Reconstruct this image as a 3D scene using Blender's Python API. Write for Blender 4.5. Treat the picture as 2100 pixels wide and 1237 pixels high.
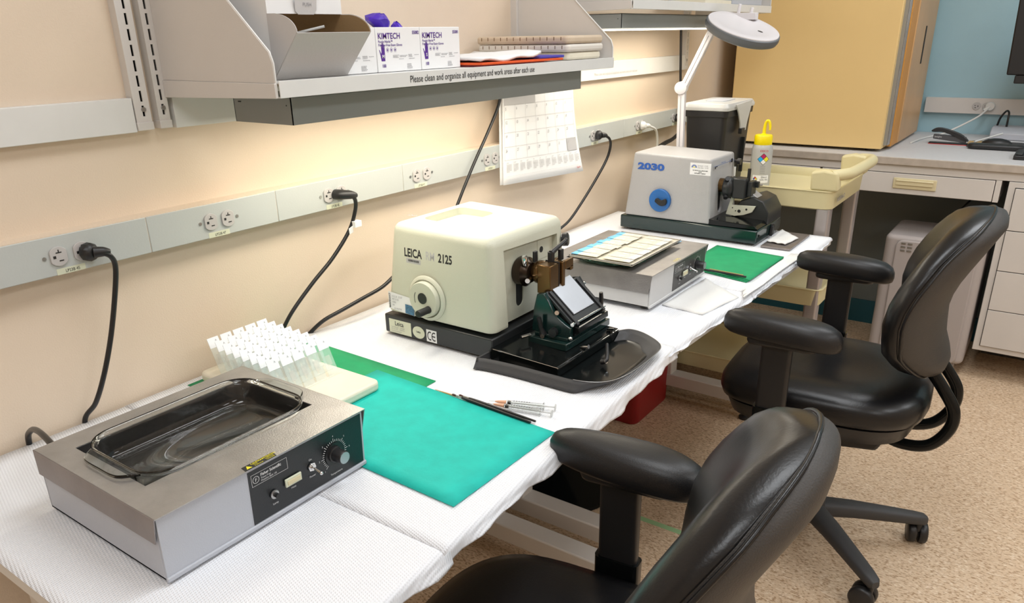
import bpy, bmesh, math, random
from mathutils import Vector, Matrix
random.seed(7)
C = bpy.context.scene.collection
for o in list(bpy.data.objects): bpy.data.objects.remove(o)
sc = bpy.context.scene
PI = math.pi
# ---------------------------------------------------------------- camera
RIGHT = Vector((0.5753258515574338, -0.817742424365504, -0.017247954155243335))
DOWN = Vector((-0.31545261153252535, -0.20238318034359298, -0.9271087844429705))
FWD = Vector((0.7546454892245916, 0.538830563077894, -0.3743952888991163))
cd = bpy.data.cameras.new('camera'); cam = bpy.data.objects.new('camera', cd); C.objects.link(cam)
m = Matrix((RIGHT, -DOWN, -FWD)).transposed().to_4x4(); m.translation = Vector((0, -1.38, 1.4101)); cam.matrix_world = m
cd.sensor_width = 36; cd.lens = 26.757; cd.shift_y = 0.0388; cd.clip_start = 0.02
sc.camera = cam
# ---------------------------------------------------------------- world, exposure, ceiling light
w = bpy.data.worlds.new('world'); sc.world = w; w.use_nodes = True
w.node_tree.nodes['Background'].inputs[0].default_value = (0.9, 0.93, 1.0, 1)
w.node_tree.nodes['Background'].inputs[1].default_value = 0.25
sc.view_settings.view_transform = 'Standard'; sc.view_settings.look = 'None'
sc.view_settings.exposure = 0.0; sc.view_settings.gamma = 1
CEIL_W = 17.8
SHELF_W = 2.2
FZ = 0.03      # floor level
CZ = 2.72      # ceiling level
XW = 4.45      # far wall
CEIL_SPOTS = [(-0.6, -1.3), (-0.6, -3.2), (1.25, -1.0), (1.35, -3.0), (2.9, -1.4), (3.1, -3.2)]
def ceiling_lamp(x, y):
    ld = bpy.data.lights.new('ceiling_lamp_light', 'AREA'); ld.shape = 'RECTANGLE'; ld.size = 1.15; ld.size_y = 0.55
    ld.energy = CEIL_W; ld.color = (0.93, 0.965, 1.0)
    o = bpy.data.objects.new('ceiling_lamp_light', ld); C.objects.link(o); o.location = (x, y, CZ - 0.03)
    return o
for s in CEIL_SPOTS: ceiling_lamp(*s)
# ---------------------------------------------------------------- materials
MATS = {}
def mat(name, col, rough=0.5, metal=0.0, bump=0.0, bscale=200.0, var=0.0, vscale=8.0, spec=None, coat=0.0, alpha=None, trans=0.0, ior=None, emit=None, estr=0.0, col2=None):
    m = bpy.data.materials.new(name); m.use_nodes = True; nt = m.node_tree; b = nt.nodes['Principled BSDF']
    b.inputs['Base Color'].default_value = (*col, 1); b.inputs['Roughness'].default_value = rough; b.inputs['Metallic'].default_value = metal
    if spec is not None: b.inputs['Specular IOR Level'].default_value = spec
    if coat: b.inputs['Coat Weight'].default_value = coat; b.inputs['Coat Roughness'].default_value = 0.15
    if trans: b.inputs['Transmission Weight'].default_value = trans
    if ior: b.inputs['IOR'].default_value = ior
    if alpha is not None: b.inputs['Alpha'].default_value = alpha
    if emit: b.inputs['Emission Color'].default_value = (*emit, 1); b.inputs['Emission Strength'].default_value = estr
    tc = nt.nodes.new('ShaderNodeTexCoord')
    if var > 0 or col2:
        n = nt.nodes.new('ShaderNodeTexNoise'); n.inputs['Scale'].default_value = vscale; n.inputs['Detail'].default_value = 6
        nt.links.new(tc.outputs['Object'], n.inputs['Vector'])
        r = nt.nodes.new('ShaderNodeValToRGB'); r.color_ramp.elements[0].position = 0.35; r.color_ramp.elements[1].position = 0.65
        c2 = col2 if col2 else tuple(c * (1 - var) for c in col)
        r.color_ramp.elements[0].color = (*c2, 1); r.color_ramp.elements[1].color = (*col, 1)
        nt.links.new(n.outputs['Fac'], r.inputs['Fac']); nt.links.new(r.outputs['Color'], b.inputs['Base Color'])
    if bump > 0:
        n = nt.nodes.new('ShaderNodeTexNoise'); n.inputs['Scale'].default_value = bscale; n.inputs['Detail'].default_value = 3
        nt.links.new(tc.outputs['Object'], n.inputs['Vector'])
        bp = nt.nodes.new('ShaderNodeBump'); bp.inputs['Strength'].default_value = bump; bp.inputs['Distance'].default_value = 0.002
        nt.links.new(n.outputs['Fac'], bp.inputs['Height']); nt.links.new(bp.outputs['Normal'], b.inputs['Normal'])
    MATS[name] = m
    return m
M_wall = mat('beige_wall_paint', (0.74, 0.615, 0.485), 0.6, bump=0.25, bscale=350, var=0.05, vscale=3)
M_blue = mat('blue_wall_paint', (0.36, 0.55, 0.62), 0.6, bump=0.2, bscale=300)
M_teal_base = mat('teal_cove_base', (0.01, 0.09, 0.12), 0.5)
M_ceil = mat('ceiling_white', (0.8, 0.8, 0.78), 0.8, bump=0.3, bscale=60)
M_white = mat('white_enamel', (0.72, 0.72, 0.70), 0.35, var=0.03, vscale=20)
M_cream = mat('cream_enamel', (0.66, 0.63, 0.60), 0.35, bump=0.1, bscale=400, var=0.03)
M_grey_rail = mat('light_grey_raceway', (0.50, 0.525, 0.51), 0.4, bump=0.08, bscale=300, var=0.03)
M_grey_fix = mat('dark_grey_fixture', (0.27, 0.285, 0.275), 0.4)
M_outlet = mat('grey_outlet_plastic', (0.50, 0.48, 0.47), 0.4)
M_dark = mat('dark_hole', (0.012, 0.012, 0.012), 0.7)
M_screw = mat('screw_metal', (0.45, 0.45, 0.45), 0.3, 0.9)
M_black = mat('black_plastic', (0.014, 0.014, 0.015), 0.4)
M_cord = mat('black_rubber_cord', (0.012, 0.012, 0.013), 0.35)
M_leather = mat('black_leather', (0.007, 0.007, 0.008), 0.30, bump=0.10, bscale=260, spec=0.42)
M_shell = mat('charcoal_vinyl', (0.045, 0.041, 0.038), 0.55, bump=0.4, bscale=450)
M_pad = mat('black_urethane', (0.011, 0.011, 0.012), 0.40, bump=0.12, bscale=500, spec=0.45)
M_gloss = mat('gloss_black_enamel', (0.005, 0.006, 0.006), 0.13, spec=0.25)
M_satin = mat('satin_black_enamel', (0.018, 0.020, 0.021), 0.38)
M_matte = mat('matte_dark_grey_plastic', (0.045, 0.045, 0.047), 0.55, bump=0.15, bscale=400)
M_green_blk = mat('green_black_enamel', (0.006, 0.022, 0.020), 0.15, coat=0.3)
M_mic = mat('cream_instrument_paint', (0.60, 0.605, 0.49), 0.42, bump=0.2, bscale=600)
M_mic2 = mat('grey_instrument_paint', (0.40, 0.395, 0.395), 0.42, bump=0.3, bscale=500)
M_mic2s = mat('light_grey_instrument_paint', (0.52, 0.54, 0.62), 0.42)
M_bronze = mat('bronze_metal', (0.16, 0.09, 0.035), 0.25, 0.85)
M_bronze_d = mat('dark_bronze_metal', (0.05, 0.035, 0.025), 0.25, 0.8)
M_steel = mat('brushed_steel', (0.52, 0.51, 0.50), 0.36, 0.80, bump=0.25, bscale=420, var=0.16, vscale=22)
M_steel2 = mat('worn_brushed_steel', (0.36, 0.34, 0.325), 0.38, 0.75, bump=0.25, bscale=420, var=0.2, vscale=18)
M_wax = mat('waxy_slide_glass', (0.78, 0.74, 0.63), 0.12, var=0.12, vscale=70)
M_steel_d = mat('dull_steel', (0.30, 0.27, 0.26), 0.42, 0.7, bump=0.1, bscale=90, var=0.12, vscale=16)
M_chrome = mat('chrome', (0.7, 0.7, 0.7), 0.12, 1.0)
M_silver = mat('silver_plate', (0.50, 0.52, 0.56), 0.42, 0.8, bump=0.2, bscale=40)
M_warm = mat('grey_warmer_enamel', (0.47, 0.49, 0.54), 0.4, bump=0.25, bscale=600)
M_warm2 = mat('pale_warmer_enamel', (0.60, 0.60, 0.60), 0.4, bump=0.25, bscale=600)
M_panel = mat('charcoal_panel', (0.012, 0.014, 0.016), 0.35, bump=0.1, bscale=400)
M_panel2 = mat('worn_panel', (0.055, 0.052, 0.050), 0.4, var=0.2, vscale=30)
M_bath = mat('dark_bath_metal', (0.055, 0.05, 0.048), 0.4, 0.2, var=0.25, vscale=18)
M_glass = mat('clear_glass', (0.96, 0.98, 0.97), 0.02, trans=1.0, ior=1.45)
M_gglass = mat('green_edge_glass', (0.55, 0.82, 0.74), 0.03, trans=1.0, ior=1.45)
M_slide = mat('slide_glass', (0.80, 0.90, 0.86), 0.08, alpha=0.22)
M_frost = mat('frosted_slide_label', (0.85, 0.87, 0.90), 0.5)
M_bluelab = mat('blue_slide_label', (0.16, 0.50, 0.80), 0.5, var=0.15, vscale=60)
M_paper = mat('white_paper', (0.82, 0.82, 0.82), 0.7)
M_print = mat('grey_print', (0.28, 0.28, 0.30), 0.7)
M_lgrey = mat('pale_grey_print', (0.50, 0.49, 0.49), 0.7)
M_ink = mat('black_ink', (0.015, 0.015, 0.018), 0.6)
M_wink = mat('white_ink', (0.7, 0.7, 0.7), 0.6)
M_red = mat('red_plastic', (0.32, 0.012, 0.014), 0.45, bump=0.15, bscale=200)
M_redink = mat('red_ink', (0.6, 0.03, 0.03), 0.6)
M_orange = mat('orange_card', (0.80, 0.10, 0.012), 0.5)
M_maroon = mat('maroon_card', (0.18, 0.02, 0.03), 0.5)
M_purple = mat('purple_nitrile', (0.06, 0.012, 0.42), 0.4, bump=0.3, bscale=60)
M_purp_ink = mat('purple_ink', (0.085, 0.02, 0.25), 0.6)
M_card = mat('grey_white_cardboard', (0.60, 0.585, 0.58), 0.7, bump=0.1, bscale=200)
M_kraft = mat('brown_kraft_board', (0.27, 0.17, 0.075), 0.8, bump=0.2, bscale=300)
M_board = mat('cream_slab', (0.78, 0.72, 0.58), 0.5, bump=0.1, bscale=100, var=0.06, vscale=25)
M_board2 = mat('white_slab', (0.70, 0.66, 0.60), 0.5, bump=0.1, bscale=100)
M_board3 = mat('pinkish_slab', (0.62, 0.50, 0.37), 0.55, var=0.08, vscale=30)
M_tealmat = mat('teal_blotter', (0.002, 0.52, 0.435), 0.7, var=0.12, vscale=30, bump=0.15, bscale=200)
M_greenmat = mat('green_blotter', (0.006, 0.33, 0.125), 0.7, var=0.12, vscale=25, bump=0.15, bscale=200)
M_lampw = mat('white_lamp_plastic', (0.72, 0.70, 0.72), 0.4)
M_lampg = mat('grey_lamp_rim', (0.12, 0.13, 0.14), 0.5)
M_cab = mat('yellow_tan_laminate', (0.80, 0.575, 0.255), 0.5, bump=0.1, bscale=200, var=0.04, vscale=2)
M_cabo = mat('orange_laminate', (0.62, 0.28, 0.05), 0.45, var=0.12, vscale=5)
M_cabp = mat('peach_laminate', (0.62, 0.36, 0.16), 0.35, var=0.15, vscale=4)
M_gasket = mat('grey_gasket', (0.28, 0.27, 0.24), 0.4)
M_cart = mat('yellow_cart_plastic', (0.70, 0.62, 0.36), 0.45, bump=0.2, bscale=300, var=0.04, vscale=5)
M_post = mat('grey_aluminium', (0.42, 0.38, 0.37), 0.35, 0.4)
M_desk = mat('grey_white_laminate', (0.62, 0.62, 0.63), 0.5, bump=0.2, bscale=400, var=0.05, vscale=90)
M_deskedge = mat('worn_laminate_edge', (0.50, 0.44, 0.38), 0.5, var=0.2, vscale=20)
M_handle = mat('cream_handle', (0.68, 0.60, 0.38), 0.45)
M_shade = mat('blue_grey_wall_shaded', (0.17, 0.19, 0.18), 0.6)  # blue-grey wall, its colour darkened for the shade under the bench
M_yel = mat('bright_yellow_plastic', (0.90, 0.72, 0.0), 0.35)
M_bottle = mat('translucent_ldpe', (0.62, 0.62, 0.60), 0.35, trans=0.35, ior=1.4)
M_blueknob = mat('blue_plastic', (0.012, 0.12, 0.38), 0.4)
M_blueink = mat('blue_ink', (0.02, 0.10, 0.40), 0.5)
M_cyan = mat('cyan_ink', (0.02, 0.38, 0.80), 0.5)
M_magenta = mat('magenta_ink', (0.45, 0.01, 0.10), 0.5)
M_yellink = mat('yellow_ink', (0.80, 0.70, 0.03), 0.5)
M_cream_lab = mat('cream_label', (0.66, 0.68, 0.52), 0.5)
M_tape = mat('green_floor_tape', (0.36, 0.58, 0.30), 0.5)
M_clear = mat('milky_clear_plastic', (0.75, 0.76, 0.75), 0.25, trans=0.3, ior=1.3)
M_wcord = mat('white_cord', (0.7, 0.7, 0.68), 0.4)
M_ac = mat('grey_appliance_plastic', (0.42, 0.38, 0.37), 0.4)
M_disp = mat('display_glass', (0.05, 0.055, 0.035), 0.1)
M_wood = mat('pale_wood', (0.55, 0.36, 0.14), 0.5)
M_bristle = mat('dark_bristle', (0.09, 0.04, 0.03), 0.8)
M_peach = mat('peach_cap_plastic', (0.75, 0.42, 0.27), 0.4)
M_towel = mat('white_paper_towel', (0.78, 0.78, 0.76), 0.85, bump=0.4, bscale=250)
M_ltube = mat('lit_diffuser', (0.9, 0.9, 0.85), 0.5, emit=(1.0, 0.93, 0.80), estr=4.0)
M_troff = mat('lit_troffer', (0.9, 0.9, 0.9), 0.5, emit=(1.0, 0.97, 0.93), estr=3.0)

def floor_material():
    m = bpy.data.materials.new('speckled_sheet_vinyl'); m.use_nodes = True; nt = m.node_tree; b = nt.nodes['Principled BSDF']
    b.inputs['Roughness'].default_value = 0.42
    tc = nt.nodes.new('ShaderNodeTexCoord')
    def noise(scale, rot, stretch):
        mp = nt.nodes.new('ShaderNodeMapping'); mp.inputs['Rotation'].default_value = (0, 0, rot); mp.inputs['Scale'].default_value = stretch
        n = nt.nodes.new('ShaderNodeTexNoise'); n.inputs['Scale'].default_value = scale; n.inputs['Detail'].default_value = 2
        nt.links.new(tc.outputs['Object'], mp.inputs['Vector']); nt.links.new(mp.outputs['Vector'], n.inputs['Vector']); return n
    def ramp(n, p0, p1, c0, c1):
        r = nt.nodes.new('ShaderNodeValToRGB'); r.color_ramp.elements[0].position = p0; r.color_ramp.elements[1].position = p1
        r.color_ramp.elements[0].color = (*c0, 1); r.color_ramp.elements[1].color = (*c1, 1); nt.links.new(n.outputs['Fac'], r.inputs['Fac']); return r
    n1 = noise(210, 0.5, (1, 0.5, 1)); n2 = noise(190, 2.0, (1, 0.45, 1)); n3 = noise(45, 0, (1, 1, 1))
    r1 = ramp(n1, 0.36, 0.50, (0.42, 0.27, 0.155), (0.71, 0.53, 0.36))
    r2 = ramp(n2, 0.55, 0.66, (0, 0, 0), (1, 1, 1))
    mx = nt.nodes.new('ShaderNodeMixRGB'); nt.links.new(r2.outputs['Color'], mx.inputs['Fac']); nt.links.new(r1.outputs['Color'], mx.inputs['Color1'])
    mx.inputs['Color2'].default_value = (0.83, 0.67, 0.50, 1)
    nt.links.new(mx.outputs['Color'], b.inputs['Base Color'])
    bp = nt.nodes.new('ShaderNodeBump'); bp.inputs['Strength'].default_value = 0.1; bp.inputs['Distance'].default_value = 0.001
    nt.links.new(n3.outputs['Fac'], bp.inputs['Height']); nt.links.new(bp.outputs['Normal'], b.inputs['Normal'])
    return m
M_floor = floor_material()
def cloth_material():
    m = bpy.data.materials.new('quilted_absorbent_paper'); m.use_nodes = True; nt = m.node_tree; b = nt.nodes['Principled BSDF']
    b.inputs['Base Color'].default_value = (0.80, 0.815, 0.85, 1); b.inputs['Roughness'].default_value = 0.8
    tc = nt.nodes.new('ShaderNodeTexCoord')
    def wave(rot, sc):
        mp = nt.nodes.new('ShaderNodeMapping'); mp.inputs['Rotation'].default_value = (0, 0, rot)
        wv = nt.nodes.new('ShaderNodeTexWave'); wv.inputs['Scale'].default_value = sc; wv.inputs['Distortion'].default_value = 0.5
        nt.links.new(tc.outputs['Object'], mp.inputs['Vector']); nt.links.new(mp.outputs['Vector'], wv.inputs['Vector']); return wv
    a = wave(0.25, 75); c = wave(1.45, 75)
    mu = nt.nodes.new('ShaderNodeMath'); mu.operation = 'MULTIPLY'
    nt.links.new(a.outputs['Fac'], mu.inputs[0]); nt.links.new(c.outputs['Fac'], mu.inputs[1])
    n = nt.nodes.new('ShaderNodeTexNoise'); n.inputs['Scale'].default_value = 14
    nt.links.new(tc.outputs['Object'], n.inputs['Vector'])
    ad = nt.nodes.new('ShaderNodeMath'); ad.operation = 'MULTIPLY_ADD'; ad.inputs[1].default_value = 2.0
    nt.links.new(n.outputs['Fac'], ad.inputs[0]); nt.links.new(mu.outputs[0], ad.inputs[2])
    bp = nt.nodes.new('ShaderNodeBump'); bp.inputs['Strength'].default_value = 0.55; bp.inputs['Distance'].default_value = 0.0016
    nt.links.new(ad.outputs[0], bp.inputs['Height']); nt.links.new(bp.outputs['Normal'], b.inputs['Normal'])
    return m
M_cloth = cloth_material()

# ---------------------------------------------------------------- geometry helpers
def catmull(pts, n=8, closed=False):
    P = [Vector(p) for p in pts]; out = []
    L = len(P)
    for i in range(L if closed else L - 1):
        if closed: p0, p1, p2, p3 = P[(i-1) % L], P[i], P[(i+1) % L], P[(i+2) % L]
        else: p0, p1, p2, p3 = P[max(i-1, 0)], P[i], P[i+1], P[min(i+2, L-1)]
        for k in range(n):
            t = k / n
            out.append(0.5 * ((2*p1) + (p2-p0)*t + (2*p0-5*p1+4*p2-p3)*t*t + (3*p1-p0-3*p2+p3)*t**3))
    if not closed: out.append(P[-1])
    return out
class G:
    def __init__(s): s.bm = bmesh.new()
    def box(s, x0, x1, y0, y1, z0, z1):
        v = [s.bm.verts.new((x, y, z)) for x in (x0, x1) for y in (y0, y1) for z in (z0, z1)]
        for f in ((0,1,3,2),(4,6,7,5),(0,4,5,1),(2,3,7,6),(0,2,6,4),(1,5,7,3)): s.bm.faces.new([v[i] for i in f])
        return s
    def rbox(s, x0, x1, y0, y1, z0, z1, r, seg=3, n=6):   # box with rounded vertical edges
        return s.prism(rrect((x0+x1)/2, (y0+y1)/2, abs(x1-x0)/2, abs(y1-y0)/2, r, n), (0,0,z0), (1,0,0), (0,1,0), (0,0,z1-z0))
    def prism(s, poly, o, ux, uy, ext):
        o, ux, uy, ext = Vector(o), Vector(ux), Vector(uy), Vector(ext)
        a = [s.bm.verts.new(o + ux*p[0] + uy*p[1]) for p in poly]; b = [s.bm.verts.new(v.co + ext) for v in a]
        s.bm.faces.new(a); s.bm.faces.new(b[::-1]); n = len(poly)
        for i in range(n): s.bm.faces.new([a[i], b[i], b[(i+1) % n], a[(i+1) % n]])
        return s
    def loft(s, rings, cap=True, closed=True):
        R = [[s.bm.verts.new(p) for p in r] for r in rings]; n = len(R[0])
        for a, b in zip(R, R[1:]):
            for i in range(n if closed else n-1): s.bm.faces.new([a[i], a[(i+1) % n], b[(i+1) % n], b[i]])
        if cap and closed: s.bm.faces.new(R[0][::-1]); s.bm.faces.new(R[-1])
        return s
    def cyl(s, a, b, r, r2=None, n=24, cap=True):
        a, b = Vector(a), Vector(b); r2 = r if r2 is None else r2
        d = (b-a).normalized(); u = d.orthogonal().normalized(); v = d.cross(u)
        ring = lambda c, q: [c + (u*math.cos(t) + v*math.sin(t))*q for t in [2*PI*i/n for i in range(n)]]
        return s.loft([ring(a, r), ring(b, r2)], cap)
    def lathe(s, prof, o, axis=(0,0,1), n=32, cap=True):   # prof: (radius, height)
        o, d = Vector(o), Vector(axis).normalized(); u = d.orthogonal().normalized(); v = d.cross(u)
        return s.loft([[o + d*h + (u*math.cos(t) + v*math.sin(t))*max(r, 1e-5) for t in [2*PI*i/n for i in range(n)]] for r, h in prof], cap)
    def tube(s, pts, r, n=10, sm=8, flat=1.0):
        P = catmull(pts, sm) if sm else [Vector(p) for p in pts]
        rs = r if isinstance(r, list) else None
        rings = []; u = None
        for i, p in enumerate(P):
            d = (P[min(i+1, len(P)-1)] - P[max(i-1, 0)]).normalized()
            if u is None: u = d.orthogonal().normalized()
            u = (u - d*u.dot(d)).normalized(); v = d.cross(u)
            if rs:
                t = i/(len(P)-1)*(len(rs)-1); k = min(int(t), len(rs)-2); q = rs[k]*(1-(t-k)) + rs[k+1]*(t-k)
            else: q = r
            rings.append([p + (u*math.cos(a) + v*flat*math.sin(a))*q for a in [2*PI*j/n for j in range(n)]])
        return s.loft(rings)
    def quad(s, pts):
        s.bm.faces.new([s.bm.verts.new(p) for p in pts]); return s
    def poly(s, pts): return s.quad(pts)
    def ball(s, c, r, sx=1, sy=1, sz=1, n=20):
        mtx = Matrix.Translation(Vector(c)) @ Matrix.Diagonal((sx*r, sy*r, sz*r, 1))
        bmesh.ops.create_uvsphere(s.bm, u_segments=n, v_segments=max(8, n//2), radius=1, matrix=mtx); return s
    def xf(s, mtx): bmesh.ops.transform(s.bm, matrix=mtx, verts=s.bm.verts); return s
def rrect(cx, cy, a, b, r, n=6):
    out = []
    r = min(r, a, b)
    for q, (sx, sy) in enumerate(((1,1),(-1,1),(-1,-1),(1,-1))):
        for i in range(n+1):
            t = (q + i/n)*PI/2
            out.append((cx + sx*(a-r) + r*math.cos(t), cy + sy*(b-r) + r*math.sin(t)))
    return out
def wl(o):
    v = Vector((0,0,0))
    while o is not None: v += o.location; o = o.parent
    return v
def mk(name, g, m, bevel=0.0, seg=2, smooth=True, angle=40, sub=0):
    me = bpy.data.meshes.new(name); bmesh.ops.recalc_face_normals(g.bm, faces=g.bm.faces); g.bm.to_mesh(me); g.bm.free()
    if m: me.materials.append(m)
    if smooth:
        me.polygons.foreach_set('use_smooth', [True]*len(me.polygons)); me.set_sharp_from_angle(angle=math.radians(angle))
    o = bpy.data.objects.new(name, me); C.objects.link(o)
    if bevel:
        b = o.modifiers.new('bevel', 'BEVEL'); b.width = bevel; b.segments = seg; b.limit_method = 'ANGLE'; b.angle_limit = math.radians(35); b.harden_normals = False
    if sub: sb = o.modifiers.new('sub', 'SUBSURF'); sb.levels = sub; sb.render_levels = sub
    return o
def part(name, g, m, parent, bevel=0.0, seg=2, smooth=True, local=False, label=None, angle=40, sub=0):
    if not local: g.xf(Matrix.Translation(-wl(parent)))
    o = mk(name, g, m, bevel, seg, smooth, angle, sub); o.parent = parent
    if label: o['label'] = label
    return o
def tag(o, label, cat, group=None):
    o['label'] = label; o['category'] = cat
    if group: o['group'] = group
    return o
def thing(name, loc, label, cat, group=None, rz=0):
    o = bpy.data.objects.new(name, None); C.objects.link(o); o.location = loc; o.rotation_euler = (0,0,rz); o.empty_display_size = 0.05
    return tag(o, label, cat, group)
def solo(name, g, m, loc, label, cat, group=None, **k):
    g.xf(Matrix.Translation(-Vector(loc))); o = mk(name, g, m, **k); o.location = loc
    return tag(o, label, cat, group)
def struct(name, g, m, **k):
    o = mk(name, g, m, **k); o['kind'] = 'structure'; return o
def apply_mods(o):
    dg = bpy.context.evaluated_depsgraph_get(); dg.update(); me = bpy.data.meshes.new_from_object(o.evaluated_get(dg), preserve_all_data_layers=True, depsgraph=dg)
    o.modifiers.clear(); o.data = me
def carve(o, g, keep_material=None):
    g.xf(Matrix.Translation(-wl(o)))
    c = mk('cutter', g, keep_material, smooth=False); c.location = wl(o)
    md = o.modifiers.new('cut', 'BOOLEAN'); md.operation = 'DIFFERENCE'; md.object = c; md.solver = 'EXACT'
    par, loc = o.parent, o.location.copy()
    o.parent = None; o.location = wl(par) + loc if par else loc
    bpy.context.view_layer.update(); apply_mods(o)
    o.parent = par; o.location = loc
    o.data.polygons.foreach_set('use_smooth', [True]*len(o.data.polygons)); o.data.set_sharp_from_angle(angle=math.radians(35))
    bpy.data.objects.remove(c)
def text(name, s, size, o, ux, uy, m, parent, sx=1.0, align='LEFT', local=False, bold=0.0, label=None):
    cu = bpy.data.curves.new(name, 'FONT'); cu.body = s; cu.size = size; cu.align_x = align; cu.fill_mode = 'FRONT'; cu.offset = bold*size; cu.resolution_u = 3
    t = bpy.data.objects.new(name, cu); C.objects.link(t)
    dg = bpy.context.evaluated_depsgraph_get(); me = bpy.data.meshes.new_from_object(t.evaluated_get(dg)); bpy.data.objects.remove(t); bpy.data.curves.remove(cu)
    ux, uy = Vector(ux).normalized(), Vector(uy).normalized(); n = ux.cross(uy)
    mx = Matrix((ux*sx, uy, n)).transposed().to_4x4(); mx.translation = Vector(o) - (wl(parent) if (parent and not local) else Vector((0,0,0)))
    me.transform(mx); me.materials.clear(); me.materials.append(m)
    ob = bpy.data.objects.new(name, me); C.objects.link(ob); ob.parent = parent
    if label: ob['label'] = label
    return ob
def copy_tree(o, parent=None):
    c = o.copy(); C.objects.link(c); c.parent = parent
    for ch in [q for q in bpy.data.objects if q.parent == o]: copy_tree(ch, c)
    return c
NX, PXd, NY, UZ = (-1,0,0), (1,0,0), (0,-1,0), (0,0,1)
ZT = 0.76
exec_parts = []
# ================================================================ the room
struct('floor', G().box(-2.2, XW+0.1, -4.2, 0.1, FZ-0.05, FZ), M_floor)
struct('ceiling', G().box(-2.2, XW+0.1, -4.2, 0.1, CZ, CZ+0.05), M_ceil)
struct('wall_left', G().box(-2.2, XW+0.1, 0, 0.1, FZ, CZ), M_wall)
struct('wall_far', G().box(XW, XW+0.1, -4.2, 0, FZ, CZ), M_blue)
struct('wall_right', G().box(-2.2, XW+0.1, -4.3, -4.2, FZ, CZ), M_wall)
struct('wall_near', G().box(-2.3, -2.2, -4.2, 0.1, FZ, CZ), M_wall)
struct('baseboard_left', G().box(-2.2, 3.95, -0.006, 0, FZ, FZ+0.10), M_teal_base)
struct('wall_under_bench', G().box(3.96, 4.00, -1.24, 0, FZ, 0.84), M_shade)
struct('baseboard_far', G().box(3.95, 3.96, -1.24, -0.006, FZ, FZ+0.115), M_teal_base)

# ================================================================ raceways with outlets
race = thing('wall_raceway', (0.8, 0, 1.045), 'long grey electrical raceway along the beige wall above the tables', 'raceway')
SEAMS = [-0.6, 0.735, 1.027, 1.42, 2.0, 2.62, 3.3]
for a, b in zip(SEAMS, SEAMS[1:]):
    part('cover_section', G().box(a+0.0006, b-0.0006, -0.038, 0, 1.045, 1.111), M_grey_rail, race, bevel=0.0012)
part('raceway_body', G().box(-0.6, 3.3, -0.0365, 0, 1.046, 1.1125), M_wall, race)
far_race = thing('wall_raceway', (XW, -2.4, 1.02), 'cream raceway with outlets on the blue wall', 'raceway')
part('cover_section', G().box(XW-0.03, XW, -4.1, -0.78, 1.012, 1.084), M_cream, far_race, bevel=0.0015)
def outlet_pair(x, label, tag_txt, y=-0.038, z=1.077, lab=True, screws=True):
    t = thing('duplex_outlet', (x+0.0195, y, z), label, 'outlet', 'outlets in the raceway')
    for k in (0, 1):
        cx = x + k*0.039
        pl = [(cx + 0.0165*math.cos(a)*1.0, z + 0.0165*math.sin(a)) for a in [2*PI*i/40 for i in range(40)]]
        pl = [(min(max(px, cx-0.0138), cx+0.0138), pz) for px, pz in pl]
        f = part('socket_face', G().prism(pl, (0,y,0), (1,0,0), (0,0,1), (0,-0.0035,0)), M_outlet, t, bevel=0.0006)
        g = G().box(cx-0.0042, cx+0.0052, y-0.0040, y-0.0034, z+0.0056, z+0.0073).box(cx-0.0003, cx+0.0013, y-0.0040, y-0.0034, z+0.0073, z+0.0115)
        g.box(cx-0.0008, cx+0.0064, y-0.0040, y-0.0034, z-0.0084, z-0.0067).box(cx-0.0095, cx-0.0050, y-0.0039, y-0.0034, z-0.0028, z+0.0018)
        part('slots', g, M_dark, f)
    for sx in (x-0.0225, x+0.0615): part('screw', G().cyl((sx, y, z), (sx, y-0.0015, z), 0.0032, n=14), M_screw, t)
    if lab:
        part('label_tape', G().box(x-0.008, x+0.040, y-0.0004, y, z-0.0318, z-0.0215), M_cream_lab, t, smooth=False)
        text('label_text', tag_txt, 0.0075, (x+0.006, y-0.0007, z-0.0296), PXd, UZ, M_ink, t, sx=0.85)
    return t
OUT = [(0.5715, 'grey outlet at the near left end of the raceway, labelled LP23B 45', 'LP23B 45'),
       (0.864, 'second outlet from the left with both sockets empty, labelled LP23B 47', 'LP23B 47'),
       (1.170, 'outlet with a thick black plug above the slide rack', 'LP23B 45'),
       (1.469, 'empty outlet above the cream microtome', 'LP23B 47'),
       (1.771, 'empty outlet just left of the wall calendar', 'LP23B 4'),
       (2.385, 'outlet right of the calendar with a round black plug', 'LP23B 4'),
       (2.730, 'outlet holding the white plug', 'LP23B 4'),
       (3.060, 'outlet farthest along the raceway, behind the lamp arm', 'LP23B 4')]
for x, l, tt in OUT: outlet_pair(x, l, tt)
fo = thing('duplex_outlet', (XW-0.03, -1.04, 1.047), 'outlet in the cream raceway on the blue wall', 'outlet', 'outlets in the raceway')
for yy in (-1.004, -1.046):
    f = part('socket_face', G().cyl((XW-0.03, yy, 1.049), (XW-0.034, yy, 1.049), 0.0175, n=30), M_outlet, fo, bevel=0.0006)
    part('slots', G().box(XW-0.0345, XW-0.0338, yy-0.008, yy-0.005, 1.045, 1.052).box(XW-0.0345, XW-0.0338, yy+0.004, yy+0.008, 1.05, 1.053).box(XW-0.0345, XW-0.0338, yy+0.001, yy+0.006, 1.040, 1.043), M_dark, f)

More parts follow.
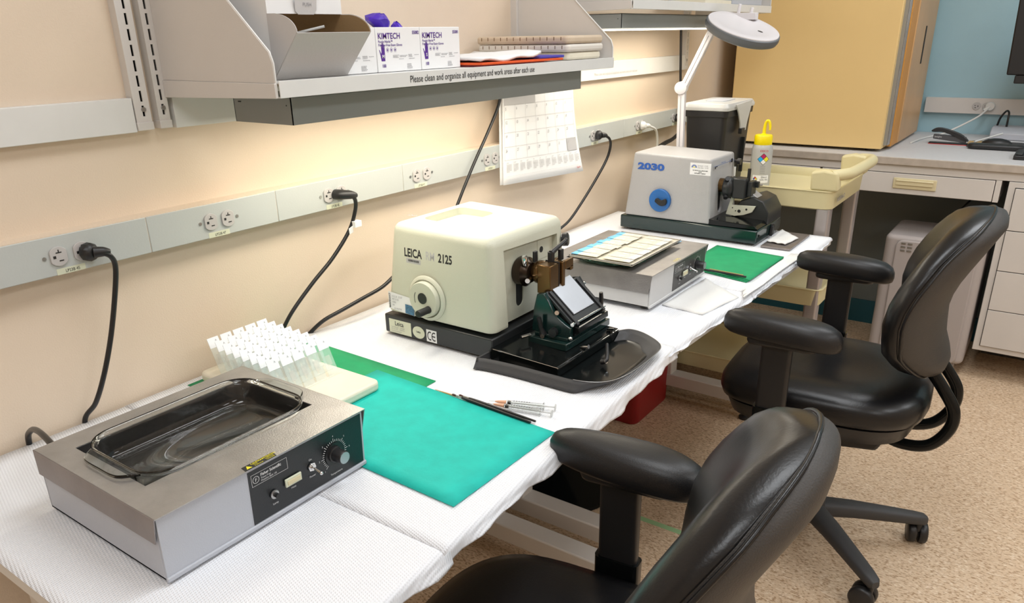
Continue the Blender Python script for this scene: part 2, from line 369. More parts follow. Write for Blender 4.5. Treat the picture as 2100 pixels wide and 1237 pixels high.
# ================================================================ slotted uprights and wall rails
def upright(x0, x1, z0, z1, label, slot_off, d=0.02):
    t = thing('shelf_upright', ((x0+x1)/2, 0, z0), label, 'shelf upright', 'slotted uprights')
    xc = x0 + slot_off; hw = 0.0022; P, H = 0.0254, 0.0185
    g = G().box(x0, x0+0.002, -d, 0, z0, z1).box(x1-0.002, x1, -d, 0, z0, z1)
    g.box(x0+0.002, xc-hw, -d, -d+0.002, z0, z1).box(xc+hw, x1-0.002, -d, -d+0.002, z0, z1)
    z = z0 + 0.022
    g.box(xc-hw, xc+hw, -d, -d+0.002, z0, z)
    while z < z1 - P:
        g.box(xc-hw, xc+hw, -d, -d+0.002, z+H, z+P); z += P
    g.box(xc-hw, xc+hw, -d, -d+0.002, z, z1)
    part('channel', g, M_cream, t, smooth=False)
    part('channel_back', G().box(x0+0.002, x1-0.002, -0.003, -0.0005, z0, z1), M_dark, t, smooth=False)
    part('screw', G().cyl((xc, -d, z0+0.034), (xc, -d-0.0025, z0+0.034), 0.0042, n=16), M_screw, t)
    part('foot_cap', G().box(x0-0.001, x1+0.001, -d-0.0025, 0, z0-0.002, z0+0.012), M_cream, t, bevel=0.001)
    return t
upright(0.7645, 0.7935, 1.262, 2.1, 'leftmost slotted upright, at the end of the white wall rail', 0.016)
upright(0.8080, 0.8300, 1.262, 2.1, 'slotted upright against the left side panel of the near shelf', 0.011)
upright(1.9560, 1.9830, 1.262, 2.1, 'slotted upright at the right end of the near shelf, behind its side panel', 0.018)
upright(2.0020, 2.0270, 1.262, 2.1, 'slotted upright hidden behind the right side panel, holding the far shelf', 0.012)
upright(3.1900, 3.2200, 1.262, 2.1, 'farthest slotted upright beside the yellow cabinet', 0.014)
def rail(x0, x1, label):
    g = G().box(x0, x1, -0.02, 0, 1.258, 1.3165)
    return solo('wall_rail', g, M_white, (x0, 0, 1.258), label, 'wall rail', 'wall rails', bevel=0.001)
rail(-0.8, 0.7625, 'white wall rail at the far left, ending at the slotted upright')
rail(0.8400, 1.948, 'white wall rail behind the lamp under the near shelf')
r3 = rail(2.032, 3.188, 'far white wall rail with faint printed words')
text('printed_notice', 'Please clean and organize all equipment and work areas after each use', 0.0135, (2.745, -0.0206, 1.2715), PXd, UZ, M_lgrey, r3, sx=0.85, align='RIGHT')

# ================================================================ shelves
def shelf(x0, x1, zs, zl, dep, label, notice=None, cap=None):
    t = thing('steel_shelf', (x0, 0, zs), label, 'shelf', 'steel wall shelves')
    g = G().box(x0+0.002, x1-0.002, -dep, -0.022, zs-0.003, zs).box(x0+0.002, x1-0.002, -dep-0.0015, -dep+0.0005, zl, zs+0.0015).box(x0+0.002, x1-0.002, -dep, -dep+0.014, zl, zl+0.002)
    board = part('shelf_board', g, M_white, t, bevel=0.0006)
    if notice:
        s, xa, hgt, sx = notice
        text('printed_notice', s, hgt, (xa, -dep-0.0022, zl+0.0075), PXd, UZ, M_ink, t, sx=sx)
    prof = [(-0.020, zs-0.002), (-dep+0.004, zs-0.002), (-dep+0.004, zs+0.028), (-dep+0.010, zs+0.045), (-0.238, zs+0.123), (-0.160, zs+0.195), (-0.020, zs+0.215)]
    for xx in (x0, x1):
        s = -1 if xx == x0 else 1
        p = part('side_panel', G().prism(prof, (xx, 0, 0), (0,1,0), (0,0,1), (0.0025*s, 0, 0)), M_cream, t, bevel=0.0008)
        part('support_bracket', G().prism([(-0.020, zs-0.002), (-dep+0.002, zs-0.002), (-dep+0.002, zl), (-0.020, zl-0.007)], (xx-0.001*s, 0, 0), (0,1,0), (0,0,1), (0.0060*s, 0, 0)), M_cream, p, bevel=0.0008)
        part('rolled_edge', G().tube([(xx, a, b) for a, b in prof[1:]], 0.0018, n=6, sm=0), M_white, p)
    return t
NOTE = 'Please clean and organize all equipment and work areas after each use'
shelf(0.832, 1.965, 1.345, 1.320, 0.335, 'white steel shelf with the printed cleaning notice, holding glove boxes', (NOTE, 1.142, 0.0178, 0.850))
shelf(2.065, 3.262, 1.4925, 1.469, 0.335, 'farther white steel shelf at the top beside the yellow cabinet')
def under_light(x0, x1, y0, y1, z0, z1, label, power, rec=0.004):
    t = thing('under_shelf_light', ((x0+x1)/2, (y0+y1)/2, z1), label, 'light fixture', 'under-shelf lights')
    g = G().box(x0, x1, y1-0.0015, y1, z0, z1).box(x0, x1, y0, y0+0.0015, z0, z1).box(x0, x1, y0, y1, z1-0.0015, z1).box(x0, x0+0.0015, y0, y1, z0, z1).box(x1-0.0015, x1, y0, y1, z0, z1)
    h = part('housing', g, M_grey_fix, t, smooth=False)
    part('knockout', G().box(x0-0.0008, x0, y1-0.022, y1-0.014, z1-0.012, z1-0.010).cyl((x0-0.0006, y0+0.012, z1-0.014), (x0, y0+0.012, z1-0.014), 0.0012, n=8), M_dark, h)
    part('diffuser', G().box(x0+0.01, x1-0.01, y0+0.004, y1-0.004, z0+rec, z0+rec+0.004), M_ltube, t, bevel=0.001)
    ld = bpy.data.lights.new('tube_light', 'AREA'); ld.shape = 'RECTANGLE'; ld.size = (x1-x0)*0.9; ld.size_y = 0.09; ld.energy = power; ld.color = (1.0, 0.90, 0.74)
    lo = bpy.data.objects.new('tube_light', ld); C.objects.link(lo); lo.parent = t; lo.location = (0, 0, z0+rec-0.003-z1)
    return t
under_light(0.892, 1.870, -0.288, -0.130, 1.270, 1.3165, 'dark grey light fixture under the near shelf, above the calendar', SHELF_W)
under_light(2.070, 2.990, -0.300, -0.130, 1.420, 1.4585, 'lit grey light fixture under the far shelf with a glowing lower edge', SHELF_W, -0.006)
# papers and folder on the far shelf
solo('paper_stack', G().box(2.62, 2.86, -0.32, -0.10, 1.4945, 1.506), M_board, (2.74, -0.2, 1.4945), 'buff papers on the far shelf above the magnifier lamp', 'papers', bevel=0.001)
solo('plastic_tray', G().box(2.90, 3.22, -0.31, -0.06, 1.4945, 1.56), M_warm, (3.06, -0.2, 1.4945), 'bluish grey tray at the right end of the far shelf', 'tray', bevel=0.004)

# ================================================================ things on the near shelf
def fine_print(t, x0, y, z0, xl):
    g = G(); rr = random.Random(3)
    for (ax, az, n, wd) in ((0.043, 0.0295, 3, 0.016), (0.062, 0.0285, 2, 0.020), (0.087, 0.0300, 3, 0.012), (0.104, 0.0290, 1, 0.016), (0.060, 0.0225, 1, 0.016), (0.088, 0.0225, 1, 0.020), (0.082, 0.0125, 5, 0.016)):
        for k in range(n):
            zz = z0 + az - k*0.0020; xx = x0 + ax
            if xx < xl: continue
            while xx < x0 + ax + wd*rr.uniform(0.7, 1.0):
                l = rr.uniform(0.001, 0.003); g.quad([(xx, y, zz), (xx+l, y, zz), (xx+l, y, zz+0.0008), (xx, y, zz+0.0008)]); xx += l + 0.0006
    part('fine_print', g, M_print, t, smooth=False)
    return t
def glove_box(x0, code, size, label, xl=None):
    y1, y0, z0, z1 = -0.282, -0.045, 1.3458, 1.4262; x1 = x0 + 0.1245
    t = thing('glove_box', ((x0+x1)/2, (y0+y1)/2, z0), label, 'glove box', 'nitrile glove boxes on the shelf')
    part('carton', G().box(xl or x0, x1, y1, y0, z0, z1), M_paper, t, bevel=0.001)
    y = y1 - 0.0006
    if xl: return fine_print(t, x0, y, z0, xl)
    text('brand_text', 'KIMTECH', 0.0150, (x0+0.0045, y, z1-0.0205), PXd, UZ, M_purp_ink, t, sx=0.98, bold=0.012)
    text('product_text', 'Purple Nitrile\u2122\nPowder-Free Exam Gloves', 0.0062, (x0+0.005, y, z1-0.0275), PXd, UZ, M_purp_ink, t, sx=0.98, bold=0.01)
    text('code_text', code, 0.0085, (x1-0.003, y, z1-0.0125), PXd, UZ, M_purp_ink, t, sx=0.95, align='RIGHT', bold=0.02)
    text('count_text', '100', 0.0085, (x0+0.0115, y, z0+0.0085), PXd, UZ, M_purp_ink, t, sx=0.85, bold=0.02)
    hx, hz = x0+0.0155, z0+0.020
    hand = [(-0.0045,0),(0.0055,0),(0.0055,0.017),(0.0060,0.0285),(0.0050,0.0285),(0.0038,0.019),(0.0034,0.0315),(0.0020,0.0318),(0.0015,0.020),(0.0010,0.0330),(-0.0006,0.0330),(-0.0010,0.020),(-0.0022,0.0305),(-0.0038,0.0300),(-0.0030,0.017),(-0.0042,0.013),(-0.0082,0.0205),(-0.0092,0.0200),(-0.0060,0.0095)]
    part('hand_mark', G().prism(hand, (hx, y1, hz), (1,0,0), (0,0,1), (0,-0.0004,0)), M_purp_ink, t, smooth=False)
    text('size_text', size, 0.0085, (hx+0.0004, y-0.0003, hz+0.0055), PXd, UZ, M_paper, t, align='CENTER', bold=0.02)
    g = G()
    for k in range(3):
        cx, cz = x0+0.029+k*0.0105, z1-0.0405
        for a in range(12):
            a0, a1 = 2*PI*a/12, 2*PI*(a+1)/12
            g.quad([(cx+0.0034*math.cos(a0), y, cz+0.0040*math.sin(a0)), (cx+0.0034*math.cos(a1), y, cz+0.0040*math.sin(a1)), (cx+0.0029*math.cos(a1), y, cz+0.0035*math.sin(a1)), (cx+0.0029*math.cos(a0), y, cz+0.0035*math.sin(a0))])
        g.quad([(cx-0.0012, y, cz-0.0015), (cx+0.0012, y, cz-0.0015), (cx+0.0016, y, cz+0.0012), (cx-0.0016, y, cz+0.0012)])
    part('symbols', g, M_purp_ink, t, smooth=False)
    return fine_print(t, x0, y, z0, x0)
glove_box(0.9885, '55083', 'L', 'white glove box half hidden behind the cardboard dispenser', 1.0355)
b2 = glove_box(1.1145, '55082', 'M', 'white KIMTECH glove box marked M and 55082')
glove_box(1.2405, '55081', 'S', 'white KIMTECH glove box marked S and 55081')
# the glove sticking out of the middle box
gl = G()
gl.loft([[Vector((1.206+0.024*math.cos(a)*k + dx, -0.20+0.024*math.sin(a)*k, 1.424+(z-1.424)*0.75)) for a in [2*PI*i/14 for i in range(14)]] for k, dx, z in ((0.5, 0.012, 1.424), (0.85, 0.008, 1.436), (1.0, 0.0, 1.446), (0.85, -0.002, 1.455), (0.45, 0.004, 1.461), (0.15, 0.01, 1.462))])
gl.loft([[Vector((1.214+0.012*math.cos(a)*k + dx, -0.245+0.014*math.sin(a)*k, z)) for a in [2*PI*i/10 for i in range(10)]] for k, dx, z in ((1.0, 0.0, 1.424), (0.8, -0.002, 1.431), (0.2, -0.004, 1.436))])
for v in gl.bm.verts: v.co += Vector((random.uniform(-1,1), random.uniform(-1,1), random.uniform(-1,1)))*0.0025
solo('nitrile_glove', gl, M_purple, (1.20, -0.2, 1.424), 'crumpled purple glove poking out of the glove box marked M', 'glove', angle=25)
# cardboard dispenser
t = thing('pipette_dispenser_box', (0.95, -0.17, 1.3458), 'open grey-white cardboard dispenser box with a PUSH tab and clear straws', 'box')
x0, x1, yf, yb = 0.870, 1.033, -0.282, -0.060; zb, zf = 1.3458, 1.4478
g = G().box(x0, x0+0.0012, yf, yb, zb, 1.62).box(x1-0.0012, x1, yf, yb, zb, 1.62).box(x0, x1, yb, yb+0.0012, zb, 1.62).box(x0, x1, yf, yb, zb, zb+0.0012)
g.box(x0, x1, yf-0.001, yf, zf, 1.62)
part('carton', g, M_paper, t, smooth=False)
fy, fz = -0.3505, 1.4180
ear = [(yf, zb+0.001), (yf, zf)] + [(yf - 0.012 - 0.058*math.sin(a), zf - 0.030*(1-math.cos(a))) for a in [PI/2*i/10 for i in range(1, 11)]] + [(fy, fz)]
part('front_flap', G().prism([(yf, zb), (fy, fz), (fy-0.001, fz-0.0005), (yf-0.0014, zb-0.0002)], (x0, 0, 0), (0,1,0), (0,0,1), (x1-x0, 0, 0)), M_card, t, smooth=False)
part('side_ear', G().prism(ear, (x0-0.0008, 0, 0), (0,1,0), (0,0,1), (0.0010, 0, 0)), M_card, t, smooth=False)
part('side_ear', G().prism(ear, (x1-0.0002, 0, 0), (0,1,0), (0,0,1), (0.0010, 0, 0)), M_card, t, smooth=False)
part('inner_board', G().box(x0+0.0013, x1-0.0013, yb-0.001, yb, zb+0.0013, 1.6).box(x1-0.0024, x1-0.0014, yf, yb, zb+0.0013, 1.6).prism([(yf, zb+0.001), (yf, zf-0.001)] + [(a+0.0012, b-0.001) for a, b in ear[2:-1]], (x1-0.0016, 0, 0), (0,1,0), (0,0,1), (0.0012,0,0)).box(x0+0.0013, x1-0.0013, yf, yb, zb+0.0013, zb+0.002), M_kraft, t, smooth=False)
part('push_tab', G().prism([(-0.030, 0.03), (-0.028, 0.004), (-0.022, -0.001), (0.012, -0.001), (0.018, 0.006), (0.018, 0.03)], (0.955, yf-0.0022, zf), (1,0,0), (0,-0.15,1), (0,-0.0006,0)), M_card, t, smooth=False)
text('tab_text', 'PUSH', 0.008, (0.952, yf-0.0055, zf+0.012), PXd, UZ, M_print, t, align='CENTER')
st = thing('plastic_straw', (0.93, -0.2, 1.40), 'clear plastic pipette sticking out of the cardboard dispenser', 'pipette', 'pipettes in the dispenser')
part('shaft', G().tube([(0.882, -0.13, 1.392), (0.93, -0.24, 1.413), (0.985, -0.288, 1.428)], 0.0022, n=8), M_clear, st)
for k in range(7):
    q = random.uniform(-0.01, 0.01)
    s = thing('plastic_straw', (0.90, -0.2, 1.39), 'clear plastic pipettes lying in the dark inside of the dispenser', 'pipette', 'pipettes in the dispenser')
    part('shaft', G().tube([(0.876+k*0.005, -0.10, 1.385+0.003*k), (0.895+k*0.006, -0.20, 1.395+q*0.4), (0.915+k*0.007, -0.285, 1.402+q*0.5)], 0.0022, n=8), M_clear, s)
# slabs on the shelf
def slab(x0, x1, y0, y1, z0, z1, m, label, r=0.012, tick=False, loc=None, grp='embedding slabs on the shelf', tilt=0):
    g = G().rbox(x0, x1, y0, y1, z0, z1, r)
    t = thing('rounded_slab', ((x0+x1)/2, (y0+y1)/2, z0), label, 'slab', grp)
    b = part('slab_body', g, m, t, bevel=min(0.006, (z1-z0)*0.35), seg=3)
    if tick:
        for k in range(13):
            yy = y1 - 0.02 - k*(abs(y1-y0)-0.04)/12 if y1 > y0 else 0
            part('tick_mark', G().box(x0-0.0004, x0+0.0002, yy-0.0008, yy+0.0008, z1-0.011, z1-0.003), M_bronze, t, smooth=False)
    if tilt: t.rotation_euler = (0, tilt, 0)
    return t
slab(1.762, 1.932, -0.314, -0.03, 1.3458, 1.3645, M_board, 'bottom slab of the stack of three on the shelf')
slab(1.756, 1.940, -0.318, -0.028, 1.3650, 1.3835, M_board2, 'middle slab of the shelf stack, with tick marks on its edge', tick=True)
slab(1.754, 1.940, -0.316, -0.026, 1.3845, 1.4040, M_board3, 'topmost slab of the shelf stack, browner than the others', tick=True)
solo('orange_folder', G().box(1.372, 1.70, -0.3365, -0.12, 1.3492, 1.3540), M_orange, (1.5, -0.2, 1.3492), 'orange folder on the shelf beside the glove boxes', 'folder', bevel=0.001)
solo('maroon_folder', G().box(1.374, 1.62, -0.3340, -0.12, 1.3456, 1.3488), M_maroon, (1.5, -0.2, 1.3456), 'dark maroon folder under the orange folder', 'folder', bevel=0.001)
g = G()
rows = []
for i in range(15):
    x = 1.375 + 0.235*i/14
    rows.append([Vector((x, -0.33 + 0.2*j/6, 1.3550 + 0.0075 + 0.003*math.sin(i*0.9+j) + 0.010*(i/14)**4)) for j in range(7)])
g.loft(rows, cap=False, closed=False)
o = solo('loose_papers', g, M_paper, (1.5, -0.2, 1.355), 'curled white papers lying on the orange folder', 'papers'); sd = o.modifiers.new('thick', 'SOLIDIFY'); sd.thickness = 0.006
solo('blue_tab_folder', G().rbox(1.600, 1.735, -0.331, -0.20, 1.3546, 1.3600, 0.03), mat('blue_card', (0.06, 0.05, 0.42), 0.5), (1.66, -0.26, 1.3546), 'blue tab sticking out between papers and slabs', 'folder', bevel=0.001)
solo('binder_clip', G().prism([(-0.008,0),(0.008,0),(0.006,0.010),(0.0,0.013),(-0.006,0.010)], (1.385, -0.24, 1.3625), (1,0,0), (0,0,1), (0,0.03,0)), M_black, (1.385, -0.24, 1.3625), 'small black binder clip on the papers beside the glove box', 'binder clip', bevel=0.001)

# ================================================================ wall calendar
def cal_y(u, v):     # u along the wall 0..1, v down 0..1
    return -0.043 - 0.006*v - 0.010*v*v*(0.4+u)
CX0, CX1, CZ1, CZ0 = 1.850, 2.236, 1.30, 0.995
def cal_pt(u, v, off=0.0):
    x = CX0 + (CX1-CX0)*u - 0.020*v*(1-u) + 0.045*u*v*v
    return Vector((x, cal_y(u, v) - off, CZ1 - (CZ1-CZ0)*v - 0.022*u*v))
cal = thing('wall_calendar', (2.02, -0.02, 1.0), 'white wall calendar page hanging below the near shelf', 'calendar')
def sheet(off, name, m, du=0.0):
    g = G(); g.loft([[cal_pt(i/12, j/14, off) + Vector((du, 0, 0)) for i in range(13)] for j in range(15)], cap=False, closed=False)
    o = part(name, g, m, cal); s = o.modifiers.new('thick', 'SOLIDIFY'); s.thickness = 0.0008; return o
sheet(0.0, 'page', M_paper); sheet(-0.009, 'page', M_paper, -0.004)
UC = [0.015 + 0.136*k for k in range(8)]; VR = [0.140, 0.265, 0.390, 0.516, 0.648, 0.770]
g = G()
def cline(u0, v0, u1, v1, wd=0.0008):
    n = 10; a = [cal_pt(u0+(u1-u0)*i/n, v0+(v1-v0)*i/n, 0.0016) for i in range(n+1)]
    off = Vector((wd,0,0)) if abs(u1-u0) < abs(v1-v0) else Vector((0,0,wd))
    for p, q in zip(a, a[1:]): g.quad([p, q, q+off, p+off])
for u in UC: cline(u, 0.0, u, VR[-1])
for v in VR: cline(UC[0], v, UC[7], v)
part('grid_lines', g, M_lgrey, cal, smooth=False)
for (ua, ub, va, vb) in ((UC[0], UC[3], 0.0, VR[1]), (UC[6], UC[7], VR[4], VR[5])):
    n = 8; g = G()
    for i in range(n):
        for j in range(n):
            f = lambda a, b: cal_pt(ua+(ub-ua)*a/n, va+(vb-va)*b/n, 0.0012)
            g.quad([f(i, j), f(i+1, j), f(i+1, j+1), f(i, j+1)])
    part('grey_square', g, M_lgrey, cal, smooth=False)
d = 5
for r in range(1, 5):
    for c in range(7):
        n = d + (r-1)*7 + c; s = str(n) if n <= 31 else '1'
        p = cal_pt(UC[c]+0.012, VR[r]+0.045, 0.0024); text('date_number', s, 0.0115, p, PXd, UZ, M_print, cal, sx=0.8, bold=0.01)
rr = random.Random(5)
MN = ['January','February','March','April','May','June','July','August','September','October','November','December']
for k in range(12):
    p = cal_pt(0.035+k*0.080, 0.800, 0.0024); text('month_name', MN[k], 0.0048, p, PXd, UZ, M_print, cal, sx=0.75)
g = G()
for k in range(12):
    for r in range(6):
        for c in range(7):
            if r == 5 and c > 3: continue
            p = cal_pt(0.036+k*0.080+c*0.0085, 0.818+r*0.013, 0.0018); g.quad([p, p+Vector((0.0022,0,0)), p+Vector((0.0022,0,0.0022)), p+Vector((0,0,0.0022))])
part('small_months', g, M_lgrey, cal, smooth=False)
g = G()
cline(0.03, 0.925, 0.95, 0.925, 0.0004); cline(0.03, 0.955, 0.95, 0.955, 0.0004)
part('note_lines', g, M_lgrey, cal, smooth=False)
text('maker_text', 'Staples', 0.0095, cal_pt(0.965, 0.955, 0.0026), PXd, UZ, M_redink, cal, sx=0.9, align='RIGHT')

# ================================================================ tables and their paper liners
TF = -0.812
def TFx(x):      # front edge of the two tables, pushed to the wall slightly askew
    P = [(0.20, -0.818), (0.65, -0.801), (1.05, -0.785), (1.46, -0.767), (1.53, -0.769), (2.66, -0.812)]
    for (a, b), (c, d) in zip(P, P[1:]):
        if x <= c: return b + (d-b)*(x-a)/(c-a)
    return P[-1][1]
def lab_table(x0, x1, legs, label, br=0.0):
    t = thing('lab_table', ((x0+x1)/2, -0.4, FZ), label, 'table', 'white lab tables')
    top = part('tabletop', G().prism([(x0, -0.012), (x0, TFx(x0)), (x1, TFx(x1)), (x1, -0.012)], (0, 0, ZT-0.026), (1,0,0), (0,1,0), (0,0,0.023)), M_white, t, bevel=0.002)
    part('apron', G().box(x0+0.05, x1-0.05, -0.70, -0.68, ZT-0.09, ZT-0.027), M_cream, t, bevel=0.001)
    for lx in legs:
        lg = part('leg', G().box(lx-0.028, lx+0.028, -0.30, -0.22, FZ+0.10, ZT-0.027), M_cream, t, bevel=0.004)
        part('foot', G().box(lx-0.030, lx+0.030, -0.630, -0.03, FZ+0.070, FZ+0.122), M_cream, lg, bevel=0.004)
        for yy in (-0.595, -0.08): part('leveler', G().lathe([(0.020, 0), (0.020, 0.010), (0.010, 0.014), (0.010, 0.071)], (lx, yy, FZ), n=18), M_black, lg)
    return t
lab_table(0.285, 1.505, (0.36, 1.440), 'near white table carrying the bath with the glass dish and the teal mat')
lab_table(1.515, 2.650, (1.578, 2.618), 'far white table carrying the microtome marked 2030')
part('leg_corner_post', G().box(0.296, 0.345, -0.50, -0.44, FZ+0.10, ZT-0.027), M_cream, [o for o in bpy.data.objects if o.name.startswith('lab_table')][0], bevel=0.004)

def liner(x0, x1, yb, hang, label, seed, ov=0.0, z0=ZT-0.0015):
    rr = random.Random(seed); nx = max(8, int((x1-x0)/0.02)); g = G(); rows = []
    ph = [rr.uniform(0, 6) for _ in range(6)]
    for i in range(nx+1):
        x = x0 + (x1-x0)*i/nx; row = []
        hg = hang
        T_ = TFx(x); h = hg*(0.8 + 0.16*math.sin(x*7+ph[0]) + 0.10*math.sin(x*23+ph[1])); fl = 0.003*math.sin(x*31+ph[2]) + 0.0025*math.sin(x*67+ph[3])
        ys = [yb + (T_+0.006-yb)*k/22 for k in range(23)]
        for y in ys:
            wz = 0.0009*math.sin(x*14+y*9+ph[4])*math.sin(y*17+ph[5])
            row.append(Vector((x, y, z0 + max(0, wz)*(0.3 if y > -0.7 else 1.0) + ov)))
        for k in range(1, 6):
            a = PI/2*k/5; row.append(Vector((x, T_+0.006-0.010*math.sin(a)+fl*0.2*k/5, z0+ov-0.010*(1-math.cos(a)))))
        for k in range(1, 6):
            q = k/5; row.append(Vector((x + 0.002*math.sin(x*40)*q, T_-0.004+fl*(0.2+q) - 0.004*q, z0+ov-0.010 - (h-0.010)*q)))
        rows.append(row)
    g.loft(rows, cap=False, closed=False)
    o = solo('paper_liner', g, M_cloth, ((x0+x1)/2, -0.4, z0), label, 'table liner', 'quilted paper table liners')
    s = o.modifiers.new('thick', 'SOLIDIFY'); s.thickness = 0.0009; s.offset = 1
    return o
liner(0.283, 0.650, -0.010, 0.036, 'quilted white paper liner under the left part of the near bath', 1)
liner(0.636, 1.480, -0.010, 0.030, 'quilted white paper liner under the teal mat and the cream microtome', 2, 0.0009)
liner(1.440, 2.000, -0.012, 0.013, 'quilted white paper liner under the second warming bath', 3, 0.0016)
liner(1.930, 2.648, -0.012, 0.012, 'quilted white paper liner under the microtome marked 2030', 4, 0.0010)
TZ = ZT + 0.0022      # where things stand
# creased loose paper towels on the far table
def sheet_on(name, pts, m, label, cat, th=0.0012, z=TZ, nz=0.0, group=None, n=10, seed=1, lift=None):
    rr = random.Random(seed); a, b, c, d = [Vector((p[0], p[1], 0)) for p in pts]; rows = []
    for i in range(n+1):
        row = []
        for j in range(n+1):
            u, v = i/n, j/n; p = a*(1-u)*(1-v) + b*u*(1-v) + c*u*v + d*(1-u)*v
            q = nz*abs(math.sin(u*7+seed)*math.sin(v*5+seed*2)) if nz else 0
            row.append(Vector((p.x, p.y, z + q + (lift(u, v) if lift else 0))))
        rows.append(row)
    g = G(); g.loft(rows, cap=False, closed=False)
    ctr = (a+b+c+d)/4; o = solo(name, g, m, (ctr.x, ctr.y, z), label, cat, group)
    s = o.modifiers.new('thick', 'SOLIDIFY'); s.thickness = th; s.offset = 1; return o
sheet_on('paper_towel', [(1.715, -0.628), (1.70, -0.742), (1.875, -0.770), (1.985, -0.635)], M_towel, 'folded white paper towel in front of the second warming bath', 'paper towel', th=0.003, nz=0.003)
sheet_on('paper_towel', [(1.865, -0.786), (1.93, -0.760), (2.36, -0.762), (2.37, -0.800)], M_towel, 'rumpled white towel strip along the front edge beside the green sheet', 'paper towel', th=0.002, nz=0.005, seed=4)
sheet_on('paper_towel', [(2.44, -0.66), (2.43, -0.722), (2.53, -0.735), (2.62, -0.655)], M_towel, 'white folded towel lying on the steel plate by the microtome marked 2030', 'paper towel', th=0.002, nz=0.004, seed=2, z=TZ+0.0085)
solo('steel_plate', G().box(2.395, 2.618, -0.748, -0.655, TZ, TZ+0.006), M_steel_d, (2.5, -0.7, TZ), 'flat metal plate sticking out from under the microtome marked 2030', 'metal plate', bevel=0.001)

# ================================================================ coloured mats
sheet_on('green_mat', [(0.757, -0.030), (0.775, -0.445), (1.048, -0.441), (1.060, -0.030)], M_greenmat, 'dark green blotter sheet partly under the slab and the teal mat', 'mat', th=0.0008)
sheet_on('teal_mat', [(0.735, -0.300), (0.723, -0.752), (0.997, -0.757), (1.021, -0.303)], M_tealmat, 'teal green blotter sheet beside the near warming bath', 'mat', th=0.0009, z=TZ+0.0012)
def green_sheet(dx, dz, label):
    sheet_on('green_sheet', [(2.060+dx, -0.533), (2.010+dx*0.5, -0.744-dx*0.3), (2.302+dx*0.2, -0.757), (2.328+dx*0.2, -0.535)], M_greenmat, label, 'mat', th=0.0008, z=TZ+dz, group='green sheets on the far table')
green_sheet(0.0, 0.0010, 'lowest of the bright green sheets beside the second bath')
green_sheet(0.010, 0.0030, 'middle of the bright green sheets beside the second bath')
green_sheet(0.020, 0.0050, 'topmost bright green sheet with a wooden stick on it')
solo('applicator_stick', G().cyl((2.055, -0.62, TZ+0.0082), (2.046, -0.722, TZ+0.0082), 0.0014, n=8), M_wood, (2.05, -0.67, TZ+0.0068), 'thin wooden stick on the bright green sheet', 'wooden stick')
solo('paint_brush', G().cyl((2.038, -0.60, TZ+0.0095), (2.030, -0.735, TZ+0.0095), 0.0027, n=10), M_black, (2.035, -0.67, TZ+0.0068), 'black brush handle on the bright green sheet beside the bath', 'brush')

